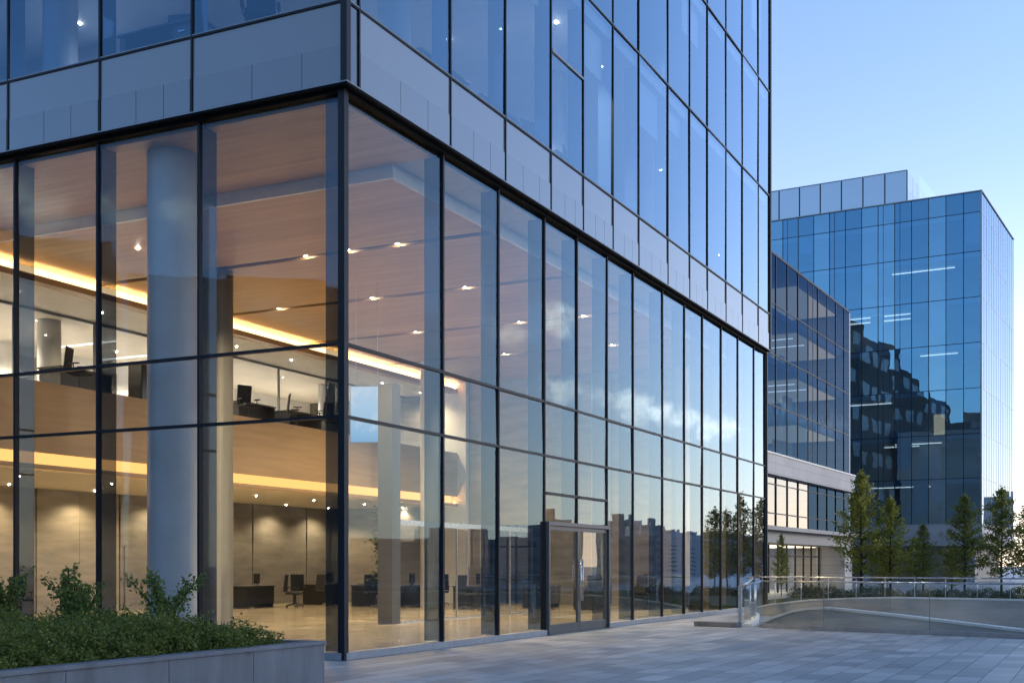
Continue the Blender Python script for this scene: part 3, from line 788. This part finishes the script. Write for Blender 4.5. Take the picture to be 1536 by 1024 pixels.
# far wall
fw = thing('ramp_back_wall', 'tall smooth concrete wall along the far side of the ramp', 'wall', (0,0,0))
fpts = [(BL[0],BL[1],-.2,.16), (1.9,21.75,-.5,.34), (3.2,21.35,-.8,.5), (4.6,20.93,-1,.58), (5.8,20.6,-1.2,.62)]
ex = [ramp(u,7.2) for u in (9,14,22,30)]
fpts += [(x,y,-3.5,.62) for x,y in ex]
m = MB(); wall_strip(m, fpts, .28, (V.x,V.y)); m.build('wall', M['concrete'], fw)
m = MB(); wall_strip(m, [(x-.01,y-.02,z1+.001,z1+.05) for x,y,z0,z1 in fpts], .32, (V.x,V.y)); m.build('coping', M['coping'], fw)
# left return kerb
lk = MB(); wall_strip(lk, [(A.x+.02,A.y+.25,-.2,.07),(A.x-.35,A.y+2.4,-.2,.12),(A.x-1.0,A.y+5,-.2,.15),(BL[0]-.02,BL[1]-.05,-.2,.16)], .22, (1,0))
tag(lk.build('kerb', M['coping']), 'pale low kerb under the left end of the glass balustrade', 'kerb')
# granite block at the left end
m = MB(); m.box(-.62,.62,-.17,.17,.004,.13); o = m.build('granite_block', M['granite'], bevel=.01); o.location = (2.36,13.98,0); o.rotation_euler = (0,0,-.25)
tag(o, 'low dark granite slab on the paving at the left end of the balustrade', 'stone slab')

def balustrade(name, label, pts, tops, bases, gap_posts, post_r=.022, rail_r=.025, base_h=.0, shoe=True, nsub=1):
    """glass balustrade: panels between pts, a handrail over them and small posts"""
    t = thing(name, label, 'balustrade', (pts[0][0], pts[0][1], 0))
    ox, oy = pts[0]
    Q = [(x-ox, y-oy) for x, y in pts]
    m = MB(); m.tube([(x,y,z) for (x,y),z in zip(Q, tops)], rail_r, 10); m.build('handrail', M['steel'], t, True)
    for i in range(len(Q)-1):
        (x0,y0),(x1,y1) = Q[i],Q[i+1]; d = Vector((x1-x0,y1-y0)); l = d.length; d /= l
        g = .012; a0 = (x0+d.x*g, y0+d.y*g); a1 = (x1-d.x*g, y1-d.y*g)
        m = MB(); wall_strip(m, [(*a0,bases[i]+.06,tops[i]-.07),(*a1,bases[i+1]+.06,tops[i+1]-.07)], .014, (-d.y,d.x)); m.build('glass_panel', M['rail_glass'], t)
        if shoe:
            m = MB(); wall_strip(m, [(x0-d.y*-.05,y0+d.x*-.05,bases[i]+.004,bases[i]+.10),(x1-d.y*-.05,y1+d.x*-.05,bases[i+1]+.004,bases[i+1]+.10)], .11, (-d.y,d.x)); m.build('base_shoe', M['sill'], t)
    for i, (x,y) in enumerate(Q):
        if not gap_posts and 0 < i < len(Q)-1:
            m = MB(); m.tube([(x,y,bases[i]+.1),(x,y,tops[i]-.03)], .009, 6); m.build('joint', M['edge'], t)
        if i in gap_posts:
            m = MB(); m.tube([(x,y,bases[i]+.005),(x,y,tops[i])], post_r, 8); m.build('post', M['steel'], t, True)
    return t, Q
P0 = (A.x, A.y)
us = [0, 2.45, 5.2, 7.55, 10.2, 12.9, 15.6]
t, Q = balustrade('glass_balustrade', 'long clear glass balustrade with a round steel handrail in front of the ramp',
           [(A.x+.55, A.y+.12)]+[ramp(u,.0) for u in us[1:]], [1.2]*7, [0]*7, ())
pp = thing('balustrade_return', 'short glass balustrade turning back from the end post towards the glass block', 'balustrade', (A.x,A.y,0))
m = MB(); m.box(-.05,.05,-.03,.03,.004,1.07); m.build('end_post', M['steel'], pp, bevel=.006)
m = MB(); m.tube([(0,0,1.07),(.25,.06,1.12),(.55,.12,1.2)], .03, 10); m.tube([(0,0,1.07),(-.06,.9,1.13),(-.35,2.4,1.19),(-1.0,5,1.22),(BL[0]-A.x,BL[1]-A.y,1.22)], .03, 10); m.build('handrail', M['steel'], pp, True)
m = MB(); wall_strip(m, [(.05,.012,.06,1.03),(.54,.118,.06,1.13)], .014, (-.2,.98)); m.build('glass_panel', M['rail_glass'], pp)
rp = [(0,.0),(-.15,1.2),(-.35,2.4),(-.66,3.7),(-1.0,5),(-1.5,6.5),(BL[0]-A.x,BL[1]-A.y)]
for i in range(len(rp)-1):
    m = MB(); wall_strip(m, [(rp[i][0]+.1,rp[i][1]+.03,.2,1.06+.02*min(i,4)),(rp[i+1][0]+.1,rp[i+1][1]-.03,.2,1.08+.02*min(i,4))], .014, (1,0)); m.build('glass_panel', M['rail_glass'], pp)
    m = MB(); m.tube([(rp[i+1][0]+.1,rp[i+1][1],.12),(rp[i+1][0]+.1,rp[i+1][1],1.14)], .018, 8); m.build('post', M['steel'], pp, True)
# far balustrade on the back wall
fp = []; nseg = 17
path = [(BL[0],BL[1],.2),(3.2,21.35,.55),(5.8,20.6,.67)]+[(x,y,.67) for x,y in ex[:3]]
cum = [0]
for i in range(len(path)-1): cum.append(cum[-1]+math.dist(path[i][:2],path[i+1][:2]))
def along(s):
    for i in range(len(path)-1):
        if s <= cum[i+1]+1e-6:
            k_ = (s-cum[i])/(cum[i+1]-cum[i]); return tuple(a+(b-a)*k_ for a,b in zip(path[i],path[i+1]))
sp_ = [along(cum[-1]*i/28) for i in range(29)]
balustrade('back_balustrade', 'slender glass balustrade with many small posts on the far ramp wall', [(x+.04,y+.15) for x,y,z in sp_], [1.24]*29, [z for x,y,z in sp_], range(29), .012, .024, shoe=False)

# ================================================================== BACKGROUND WING (dark glass over stone band)
CO = Vector((-5.6, 34.0)); cw = thing('glass_wing', 'lower dark glass wing over a pale stone band, windows and an entrance canopy', 'building', (CO.x,CO.y,0), -math.atan2(.62,14)) 
# local: y runs along the front (away from the camera), x outwards
LEN = 33.0; HC = 18.7
bays = [0+i*2.25 for i in range(15)]; bays = [b for b in bays if b < LEN-.5]+[LEN]
lev = [7.65, 10.4, 13.2, 16.0, HC]
for i in range(len(bays)-1):
    a, b = bays[i], bays[i+1]
    rec = 0.0
    top = HC
    m = MB()
    for z0, z1 in zip(lev[:-1], lev[1:-1]+[top]):
        e = .012*rnd.uniform(-1,1); m.quad((rec+e,a,z0),(rec-e,b,z0),(rec-e,b,z1),(rec+e,a,z1))
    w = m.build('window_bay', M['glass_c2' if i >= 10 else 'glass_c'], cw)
    f = MB()
    f.box(rec-.05, rec+.03, a-.03, a+.03, lev[0], top)
    for z in lev[1:-1]: f.box(rec-.05, rec+.012, a+.036, b-.036, z-.035, z+.035)
    f.build('window_frame', M['frame'], w)
    if i % 5 == 0:
        f = MB(); f.box(rec-.03, rec+.01, a+1.1, a+1.14, lev[0], top); f.build('thin_bar', M['frame'], w)
m = MB(); m.box(-15, .03, 0, LEN, HC, HC+.12); m.build('roof', M['frame'], cw)
for z in lev[1:-1]:
    m = MB(); m.box(-14, -.5, .1, LEN-.1, z-.25, z+.1); m.build('floor_slab', M['office_wall'], cw)
m = MB(); m.box(-14.3, -14, 0, LEN, 0, HC-.01); m.build('core_wall', M['office_wall'], cw)
m = MB(); m.box(-14.3, .05, -.3, 0, 0, HC); m.build('end_wall', M['stone'], cw); m = MB(); m.box(-14.3, 0, LEN, LEN+.3, 0, HC); m.build('end_wall', M['stone'], cw)
m = MB(); m.box(-12,-6,22,29,HC+.121,HC+1.4); m.build('roof_plant', M['canopy'], cw)
m = MB(); m.box(-.6, .40, 0, LEN, 6.52, 7.62); m.build('stone_band', M['stone'], cw)
m = MB(); m.box(-.6, .46, 0, LEN, 7.621, 7.70); m.build('band_coping', M['coping'], cw)
# lit office corner in the recessed bays
for z, s0, s1 in ((15.6, 22.6, 26), (12.85, 23, 26), (10.05, 14, 19)):
    m = MB()
    for y in (s0+.8, s0+3.4, s0+6):
        if y < s1+1: m.box(-6, -1.2, y, y+.12, z-.1, z-.06)
    m.build('linear_light', M['lamp'], cw)
for i in range(26):
    m = MB(); z = lev[rnd.randrange(4)]; y = rnd.uniform(4, 30); m.box(-3.5, -3.3, y, y+rnd.uniform(.8,2.4), z+.1, z+rnd.uniform(1.2,2.5)); m.build('partition', M['office_wall'] if i % 2 else M['cream'], cw)
for z in (HC-.15, 15.7, 12.9, 10.1):
    m = MB(); m.box(-9, -.8, 22.8, 32.6, z-.04, z); m.build('glowing_ceiling', M['warm_room'], cw)  # ceilings glow by their material so the floors look lit
m = MB(); m.box(-9.2,-9,22.6,32.8,7.7,HC-.2); m.build('partition', M['cream'], cw)
# first floor windows
for i in range(len(bays)-1):
    a, b = bays[i], bays[i+1]
    m = MB(); e = .006*rnd.uniform(-1,1); m.quad((e,a,3.72),(-e,b,3.72),(-e,b,6.5),(e,a,6.5)); w = m.build('window', M['glass_low'] if i < 10 else M['glass_c'], cw)
    f = MB(); f.box(-.05,.05,a-.04,a+.04,3.72,6.5); f.box(-.05,.03,a+.041,b-.041,4.45,4.51); f.box(-.05,.03,a+.041,b-.041,6.05,6.10); f.build('window_frame', M['frame'], w)
m = MB(); m.box(-12, -.7, .1, LEN-.1, 3.3, 3.66); m.build('floor_slab', M['office_wall'], cw)
m = MB(); m.box(-6.2, -6, .1, LEN-.1, 3.67, 6.4); m.build('back_wall', M['cream'], cw)
# canopy and recessed entrance
m = MB(); m.box(-.7, .9, 0, LEN, 3.50, 3.71); m.build('canopy', M['canopy'], cw)
m = MB(); m.box(-.9, .25, 0, LEN, 2.85, 3.49); m.build('canopy_fascia', M['canopy'], cw)
ent = MB()
for y in [8+i*1.9 for i in range(13)]: ent.box(-1.55,-1.45,y-.05,y+.05,0,2.85)
ent.box(-1.54,-1.46,8,30.8,2.15,2.23); en = ent.build('entrance_screen', M['frame'], cw)
m = MB(); m.quad((-1.5,8,0.01),(-1.5,30.8,0.01),(-1.5,30.8,2.85),(-1.5,8,2.85)); m.build('entrance_glass', M['door_glass'], en)
m = MB(); m.box(-6,-1.7,8,30.8,2.80,2.84); m.build('glowing_ceiling', M['warm_entrance'], en)  # ceiling glows by its material so the entrance looks lit
m = MB(); m.box(-6.2,-6,8,30.8,0,2.8); m.build('entrance_wall', M['cream'], en)
m = MB(); m.box(-1.7,.2,30.9,LEN,0.004,2.84); m.build('pier', M['stone'], cw)

# ================================================================== TALL BACKGROUND BLOCK
TB = thing('glass_tower', 'tall deep-blue glass block with a pale bright side and a set-back rooftop screen', 'building', (.875,105.5,0), -R(4.35))
zb = [5.6, 9.9, 14.1, 18.4, 22.7, 27.0, 31.3, 35.0]; HB = 36.9
nb = 23; sw = 1.6
for i in range(nb):
    a, b = -i*sw, -(i+1)*sw
    m = MB()
    for z0, z1 in zip(zb, zb[1:]+[HB]):
        e = [.012*rnd.uniform(-1,1) for _ in range(2)]; m.quad((b,e[0],z0),(a,e[1],z0),(a,e[1],z1),(b,e[0],z1))
    w = m.build('window_bay', M['glass_b2' if i in (2,5,6,9,12,13,16) else 'glass_b'], TB)
    f = MB(); f.box(b-.03,b+.03,-.035,.06,zb[0],HB)
    for z in zb[1:]: f.box(b+.031,a-.031,-.012,.05,z-.03,z+.03)
    f.build('window_frame', M['frame'], w)
    if i in (4,5,8,11,15):
        f = MB(); f.box(b+.48,b+.515,-.03,-.006,zb[0],HB); f.build('thin_bar', M['frame'], w)
ns = 14; sy = 20/ns
for i in range(ns):
    a, b = i*sy, (i+1)*sy
    m = MB(); 
    for z0, z1 in zip(zb, zb[1:]+[HB]):
        e = [.004*rnd.uniform(-1,1) for _ in range(2)]; m.quad((e[0],a,z0),(e[1],b,z0),(e[1],b,z1),(e[0],a,z1))
    w = m.build('window_bay', M['glass_side'], TB)
    f = MB(); f.box(-.05,.014,b-.018,b+.018,zb[0],HB)
    for z in zb[1:]: f.box(-.05,.01,a+.019,b-.019,z-.025,z+.025)
    f.build('window_frame', M['pale_frame'], w)
m = MB(); m.box(-.08,.06,-.09,.08,zb[0],HB); m.build('corner_post', M['edge'], TB)
m = MB(); m.box(-nb*sw,.09,-.13,20,HB,HB+.10); m.build('roof', M['edge'], TB)
for z in zb[1:]:
    m = MB(); m.box(-nb*sw+.2,-.3,.25,19.7,z-.45,z+.05); m.build('floor_slab', M['office_wall'], TB)
m = MB(); m.box(-nb*sw+.3,-5,7,19.6,.1,HB-.2); m.build('core_wall', M['office_wall'], TB)
m = MB(); m.box(-nb*sw+.1,-.35,19.65,19.95,5.6,HB-.05); m.build('rear_wall', M['office_wall'], TB)
m = MB(); m.box(-4.9,-2.0,9,9.2,5.6,HB-.5); m.build('partition', M['office_wall'], TB)
m = MB(); m.box(-nb*sw,.10,-.16,20,3.5,5.58); m.build('stone_base', M['stone_b'], TB)
m = MB(); m.box(-nb*sw,-1.5,1.4,20,0,3.49); m.build('ground_wall', M['panel2'], TB)
for x in (-1.0,-6,-11,-16,-21): 
    m = MB(); m.box(x-.4,x+.4,.2,1.0,0,3.49); m.build('pier', M['stone_b'], TB)
m = MB(); m.box(-nb*sw-.3,-nb*sw,0,20,0,HB); m.build('party_wall', M['stone'], TB)
# interior: lamps, partitions, blinds
for z, xs in ((27.0-.5,[(-21,-7,2.2),(-18,-7.5,4.6)]),(9.9-.5,[(-11,-4,2.4)]),(14.1-.5,[(-8.5,-4,2.0),(-10,-5,4.2)]),(22.7-.5,[(-6,-2.5,2.0)]),(31.3-.5,[(-9,-3,3.2)]),(18.4-.5,[(-14,-9,3.0)])):
    m = MB()
    for x0,x1,y in xs: m.box(x0,x1,y,y+.14,z-.06,z-.02)
    m.build('linear_light', M['lamp'], TB)
for i in range(46):
    zi = rnd.randrange(7); z = zb[zi]+.06; x = -rnd.uniform(4, 33); w_ = rnd.uniform(.7,2.6); y = rnd.uniform(.8, 5)
    m = MB(); m.box(x-w_, x, y, y+.15, z, z+rnd.choice((.75,.75,1.1,1.1,1.4,3.7))); m.build('partition', M['office_wall'], TB)
for i in range(nb):
    for zi in range(7):
        if rnd.random() < .22:
            h = (zb[zi+1]-zb[zi])*rnd.uniform(.2,.75); m = MB(); m.box(-(i+1)*sw+.12, -i*sw-.12, .28,.30, zb[zi+1]-.46-h, zb[zi+1]-.46); m.build('blind', M['office_wall'], TB)
m = MB(); m.box(-5.6,-4.6,3.2,3.4,9.96,12.6); m.box(-5.0,-4.0,3.4,3.6,14.16,16.6); m.build('glowing_room_wall', M['warm_room'], TB)  # walls glow by their material in place of warm room light
# rooftop screen, set back
PU0, PU1, PV0, PV1, HP = -34.5, -7.7, 4.0, 13.5, 41.2
pe = MB()
for i in range(12):
    x0 = PU1-(i+1)*2.2+.03; x1 = PU1-i*2.2-.03; pe.box(x0, x1, PV0, PV0+.12, HB+.1, HP)
for i in range(4): pe.box(PU1-.12, PU1, PV0+.125+i*2.35, PV0+.125+(i+1)*2.35-.06, HB+.1, HP)
ps = pe.build('rooftop_screen', M['pent'], TB)
m = MB(); m.box(PU0,PU1-.2,PV0+.2,PV1,HB+.1,HP-.15); m.build('plant_room', M['far'], ps)
m = MB(); m.box(PU0,PU1+.02,PV0-.03,PV0+.14,HP+.001,HP+.1); m.build('screen_coping', M['edge'], ps)
for i in range(13):
    m = MB(); x = PU1-i*2.2; m.box(x-.05,x+.05,PV0-.05,PV0-.002,HB+.1,HP); m.build('screen_post', M['frame'], ps)
m = MB(); m.quad((PU1+1.0,PV0+1,HB+.1),(PU1+1.0,PV1+4,HB+.1),(PU1+1.0,PV1+4,HP-.3),(PU1+1.0,PV0+1,HP-.3)); m.build('glass_windbreak', M['rail_glass'], ps)

# far pale buildings at the right edge
def far_block(label, x, y, w, d, h, rz=0, mat='far', rows=6, group=None):
    t = thing('distant_building', label, 'building', (x,y,0), rz, group)
    m = MB(); m.box(-w/2,w/2,-d/2,d/2,0,h); m.build('wall', M[mat], t)
    m = MB(); m.box(-w*.2,w*.12,-d*.2,d*.2,h,h+max(1,h*.08)); m.build('roof_box', M[mat], t)
    nc = max(3, int(w/3.2)); 
    for c in range(nc):
        m = MB()
        for r_ in range(rows):
            z = h*(r_+.35)/rows; x0 = -w/2+w*(c+.2)/nc
            m.box(x0, x0+w*.6/nc, -d/2-.03, -d/2-.004, z, z+h*.38/rows)
        m.build('window_strip', M['far_window'], t)
    return t
far_block('pale far building at the right edge of the photo', 17.5, 196, 9, 12, 12.6, -.1, rows=4)
far_block('narrow pale far tower behind the rightmost tree', 16.0, 230, 4.5, 8, 15.5, -.1, rows=5)
for i, (x, y, w, h) in enumerate(((46.9,132.2,3.2,8.6),(66.4,189.5,3.4,11.4),(77,229,5.5,11.6),(47.9,154,2.2,8.6),(85.5,269,8,11.8),(69,232.7,9,8.6),(103,350,12,9.2),(75,274.5,16,10.2),(54.6,217.5,7,7.8),(100.5,395,16,8.2),(70.5,299,12,8.8),(60,205,10,5.6),(72,240,14,6.2),(88,300,18,6.6),(63,250,10,5.8),(120,420,30,7.5),(56,190,6,6))):
    far_block('grey city block out beyond the plaza, seen mirrored in the far lobby panes', x, y, w*1.2, 10, h*.84, -.35, 'far' if i % 3 else 'concrete', 7, 'city blocks mirrored in the lobby glass')

far_block('unseen tall block added to keep the low sun off the plaza', 103, 44, 50, 20, 52, -1.08, 'far', 12, 'city blocks mirrored in the lobby glass')  # out of view, added to shade plaza and planter from the sun
for k, (q, w, h) in enumerate(((-38,26,15.2),(-14.5,19,17.4),(4,16.5,15.8),(24,22,16.8))):
    far_block('unseen dark block added behind the viewer to darken the left glass', -33+q*math.cos(R(-42)), -36+q*math.sin(R(-42)), w, 14, h, R(-42), 'facing', 5, 'unseen dark blocks added behind the viewer')  # dark mass added out of view to cut sky reflection in left glass
for x, y, w, h in ((41,78.5,17,3.8),(33.2,83.4,4.5,4.9),(28.5,90,5,4.2)):
    far_block('low grey block across the plaza, seen mirrored in the middle lobby panes', x, y, w, 10, h, -.45, 'concrete', 3, 'city blocks mirrored in the lobby glass')
for y0, y1, h in ((79,98,31),(66,78.8,29.5),(54,65.8,27.4),(42,53.8,25)):
    far_block('dark stepped office block mirrored in the tall blue glass block', -30, (y0+y1)/2, y1-y0, 20.8, h, R(90), 'facing', 7, 'dark stepped blocks behind the wing')
# ================================================================== TREES AND PLANTING
def tree_mesh(seed, h, rad, leafmat, n_br=72, nl=70, lsize=.15):
    rg = np.random.default_rng(seed); m = MB(); P = []
    m.tube([(0,0,0),(.02,.01,h*.3),(-.02,.03,h*.6),(.0,.0,h*.97)], [.075*h/6,.055*h/6,.035*h/6,.008], 8)
    for i in range(n_br):
        t = .16+.82*(i/n_br); z = h*t; a = i*2.399+rg.uniform(-.4,.4)
        prof = math.sin(min(1,(t-.08)/.25)*math.pi/2)*(1-t)**.72*1.25
        L_ = max(.12, rad*prof*rg.uniform(.6,1.15)); rise = rg.uniform(.35,.75)
        d = np.array([math.cos(a), math.sin(a), rise]); c = np.array([0,0,z])
        pts = [c+d*L_*q+np.array([0,0,-.10*L_*q*q]) for q in (0,.4,.75,1)]
        m.tube([tuple(p) for p in pts], [.016*h/6+.008*L_, .012, .008, .004], 5)
        k_ = int(nl*(.35+L_/rad))
        for q in range(k_):
            u = rg.uniform(.18,1.05)
            P.append(c+d*L_*u+np.array([0,0,-.10*L_*u*u])+rg.normal(0,.055+.085*L_*(1.2-u),3))
    for q in range(40): P.append(np.array([0,0,h*rg.uniform(.9,1.02)])+rg.normal(0,.05,3))
    return m, leaf_mesh('crown', P, lsize, leafmat, seed)
protos = [tree_mesh(31, 6, 1.55, M['leaf_tree']), tree_mesh(44, 6, 1.7, M['leaf_tree2'], 76, 74), tree_mesh(57, 6, 1.5, M['leaf_tree2'], 64, 66)]
tm = []
for m, cr in protos: tm.append((m.mesh('trunk', M['bark'], True), cr))
def tree(i, x, y, h, label, rz, wd=1):
    t = thing('young_tree', label, 'tree', (x,y,.1), rz, 'young trees in front of the glass buildings')
    obj_of(tm[i][0], 'trunk', t); obj_of(tm[i][1], 'crown', t); s = h/6; t.scale = (s*wd,s*wd,s)
tree(0, .34, 46.2, 6.25, 'tallest yellow-green tree, left of the row in front of the blue block', .3)
tree(0, 1.68, 46.9, 4.95, 'yellow-green tree second from the left, overlapping the tallest one', 2.2, 1.05)
tree(2, 3.17, 47.6, 3.6, 'small dark green tree in the middle of the row, lowest of all', 1.0, 1.1)
tree(1, 5.06, 48.5, 5.1, 'broad dark green tree in front of the bright corner of the block', .5)
tree(1, 6.75, 49.3, 5.45, 'dark green tree standing against the bright side of the block', 3.6)
tree(2, 7.95, 49.8, 4.6, 'dark tree cut off by the right edge of the photo', 5.0, 1.2)
tree(0, -3.2, 44.0, 3.1, 'thin yellowish sapling beside the glass wall end', 4.0, .7)
tree(2, 2.2, 52, 3.0, 'dark green bush-like tree low behind the row', 4.0, 1.5)
tree(2, .8, 50, 2.6, 'dark green bush-like tree behind the tallest one', 2.0, 1.5)
tree(2, 4.0, 52.5, 2.4, 'dark green bush-like tree between the small and the broad trees', 5.5, 1.6)
hedges = [(shrub_mesh, )]
hm = []
for s in range(3):
    rg = np.random.default_rng(90+s); n = 1500
    th = rg.uniform(0,2*np.pi,n); cz = rg.uniform(-.1,1,n); ss = np.sqrt(np.clip(1-cz**2,0,1)); r = (1+.15*np.sin(3*th+s)+.1*np.sin(7*th))*(1-np.abs(rg.normal(0,.15,n)))
    hm.append(leaf_mesh('bush', np.stack([.8*r*ss*np.cos(th), .8*r*ss*np.sin(th), .75*r*cz], 1), .10, M['leaf_hedge'], 90+s, .5))
for i in range(34):
    q = i/33; 
    x = 1.6+q*19+rnd.uniform(-.3,.3); y = 24.6-q*3.4+rnd.uniform(-.6,1.6)
    o = obj_of(hm[i%3], 'bush'); o.location = (x, y, .05); o.rotation_euler = (0,0,rnd.uniform(0,6)); s = rnd.uniform(.6,.9); o.scale = (s,s,s*.75)
    tag(o, 'dark green bush in the bed behind the far ramp wall', 'bush', 'bushes behind the far ramp wall')
for i in range(16):
    x = -1.5+i*.75; y = 40+rnd.uniform(-1,1.5)
    o = obj_of(hm[i%3], 'bush'); o.location = (x, y, .1); o.rotation_euler = (0,0,rnd.uniform(0,6)); s = rnd.uniform(.7,1.0); o.scale = (s,s,s*.75)
    tag(o, 'low dark bush on the lawn at the feet of the trees', 'bush', 'bushes at the feet of the trees')

# ================================================================== SKY AND SUN
SUN_AZ, SUN_EL = R(62), R(13)                       # azimuth from +Y towards +X
wd = bpy.data.worlds.new('World'); S.world = wd; wd.use_nodes = True
nt = wd.node_tree; nt.nodes.clear(); n = N(nt)
out = n('ShaderNodeOutputWorld')
sky = n('ShaderNodeTexSky', sky_type='NISHITA', sun_disc=False, sun_elevation=SUN_EL, sun_rotation=SUN_AZ, altitude=50, air_density=1.0, dust_density=.6, ozone_density=3.0)
tc = n('ShaderNodeTexCoord').outputs['Generated']
sp = n('ShaderNodeSeparateXYZ', i_0=tc)
az = n.math('ARCTAN2', sp.outputs[0], sp.outputs[1]); el = n.math('ARCSINE', sp.outputs[2])
fb = n.noise(n('ShaderNodeMapping', i_Vector=tc, i_Scale=(1,1,1.5)).outputs[0], 30, 8, .62)
fb2 = n.noise(tc, 70, 4, .6)
dens = None
CLOUDS = ((.458,.186,.030,.019),(.42,.195,.030,.021),(.473,.195,.018,.010),(.41,.145,.036,.015),(.358,.132,.036,.019),(.318,.118,.024,.013),(.293,.112,.032,.017),(.337,.127,.02,.011),
          (-2.322,.267,.04,.03),(-2.381,.27,.036,.024),(-2.419,.273,.034,.02),(-2.299,.277,.03,.016))
for a, e, sa, se in CLOUDS:
    sa, se = sa*.85, se*.9
    dx = n.math('DIVIDE', n.math('SUBTRACT', az, a), sa); dy = n.math('DIVIDE', n.math('SUBTRACT', el, e), se)
    dd = n.math('SQRT', n.math('ADD', n.math('MULTIPLY', dx, dx), n.math('MULTIPLY', dy, dy)))
    v = n.math('SUBTRACT', 1.0, dd)
    dens = v if dens is None else n.math('MAXIMUM', dens, v)
dn = n.math('ADD', dens, n.math('MULTIPLY', n.math('SUBTRACT', fb, .5), 3.0))
mr = n('ShaderNodeMapRange', interpolation_type='SMOOTHSTEP', i_Value=dn); mr.inputs[1].default_value = .02; mr.inputs[2].default_value = .95
cl = n.math('MULTIPLY', mr.outputs[0], n.math('GREATER_THAN', dens, -1.2))
lowb = n('ShaderNodeMapRange', interpolation_type='SMOOTHSTEP', i_Value=el); lowb.inputs[1].default_value = .75; lowb.inputs[2].default_value = .30
SKYK = n.mix(1, sky.outputs[0], n.mix(lowb.outputs[0], (1.0,1.01,1.04), (.84,.825,.905)), 'MULTIPLY')   # faint lavender band under the blue
# pale summer haze low in the sky on the sunny side
hz = n.math('MULTIPLY', n.math('EXPONENT', n.math('MULTIPLY', n.math('ABSOLUTE', el), -7.0)),
            n.math('MULTIPLY_ADD', n.math('COSINE', n.math('SUBTRACT', az, .15)), .5, .5))
hzc = n.ramp(el, [(0,(7.4,6.0,4.7)),(.10,(6.6,5.9,5.5)),(.3,(4.3,4.25,5.7))])
SKYK = n.mix(n.math('MULTIPLY', hz, 1.0), SKYK, hzc)
cloudc = n.ramp(fb2, [(.3,(7,6.5,6.3)),(.7,(13,11.8,10.8))])
fin = n.mix(n.math('MULTIPLY', cl, .8), SKYK, cloudc)
bg = n('ShaderNodeBackground', i_Color=fin, i_Strength=.15); n.link(bg.outputs[0], out.inputs[0])

sl = bpy.data.lights.new('sun', 'SUN'); sl.energy = .5; sl.angle = R(10); sl.color = (1,.86,.70)
so = bpy.data.objects.new('sun', sl); COL.objects.link(so)
d = Vector((math.sin(SUN_AZ)*math.cos(SUN_EL), math.cos(SUN_AZ)*math.cos(SUN_EL), math.sin(SUN_EL)))
so.rotation_euler = (-d).to_track_quat('-Z', 'Y').to_euler(); so.location = (0,0,60)

# ================================================================== CAMERA AND RENDER
cam = bpy.data.cameras.new('camera'); co = bpy.data.objects.new('camera', cam); COL.objects.link(co)
co.location = (11.61, -17.26, 1.6); co.rotation_euler = (R(90), 0, R(26.05))
cam.sensor_width = 36; cam.lens = 36*1829/1536; cam.shift_y = 336/1536; cam.clip_start = .1; cam.clip_end = 5000
S.camera = co
S.view_settings.view_transform = 'Standard'; S.view_settings.look = 'None'; S.view_settings.exposure = 1.38; S.view_settings.gamma = 1
cy = S.cycles
cy.use_denoising = True; cy.max_bounces = 10; cy.diffuse_bounces = 4; cy.glossy_bounces = 6; cy.transmission_bounces = 4; cy.transparent_max_bounces = 32
cy.sample_clamp_indirect = 8; cy.caustics_reflective = False; cy.caustics_refractive = False
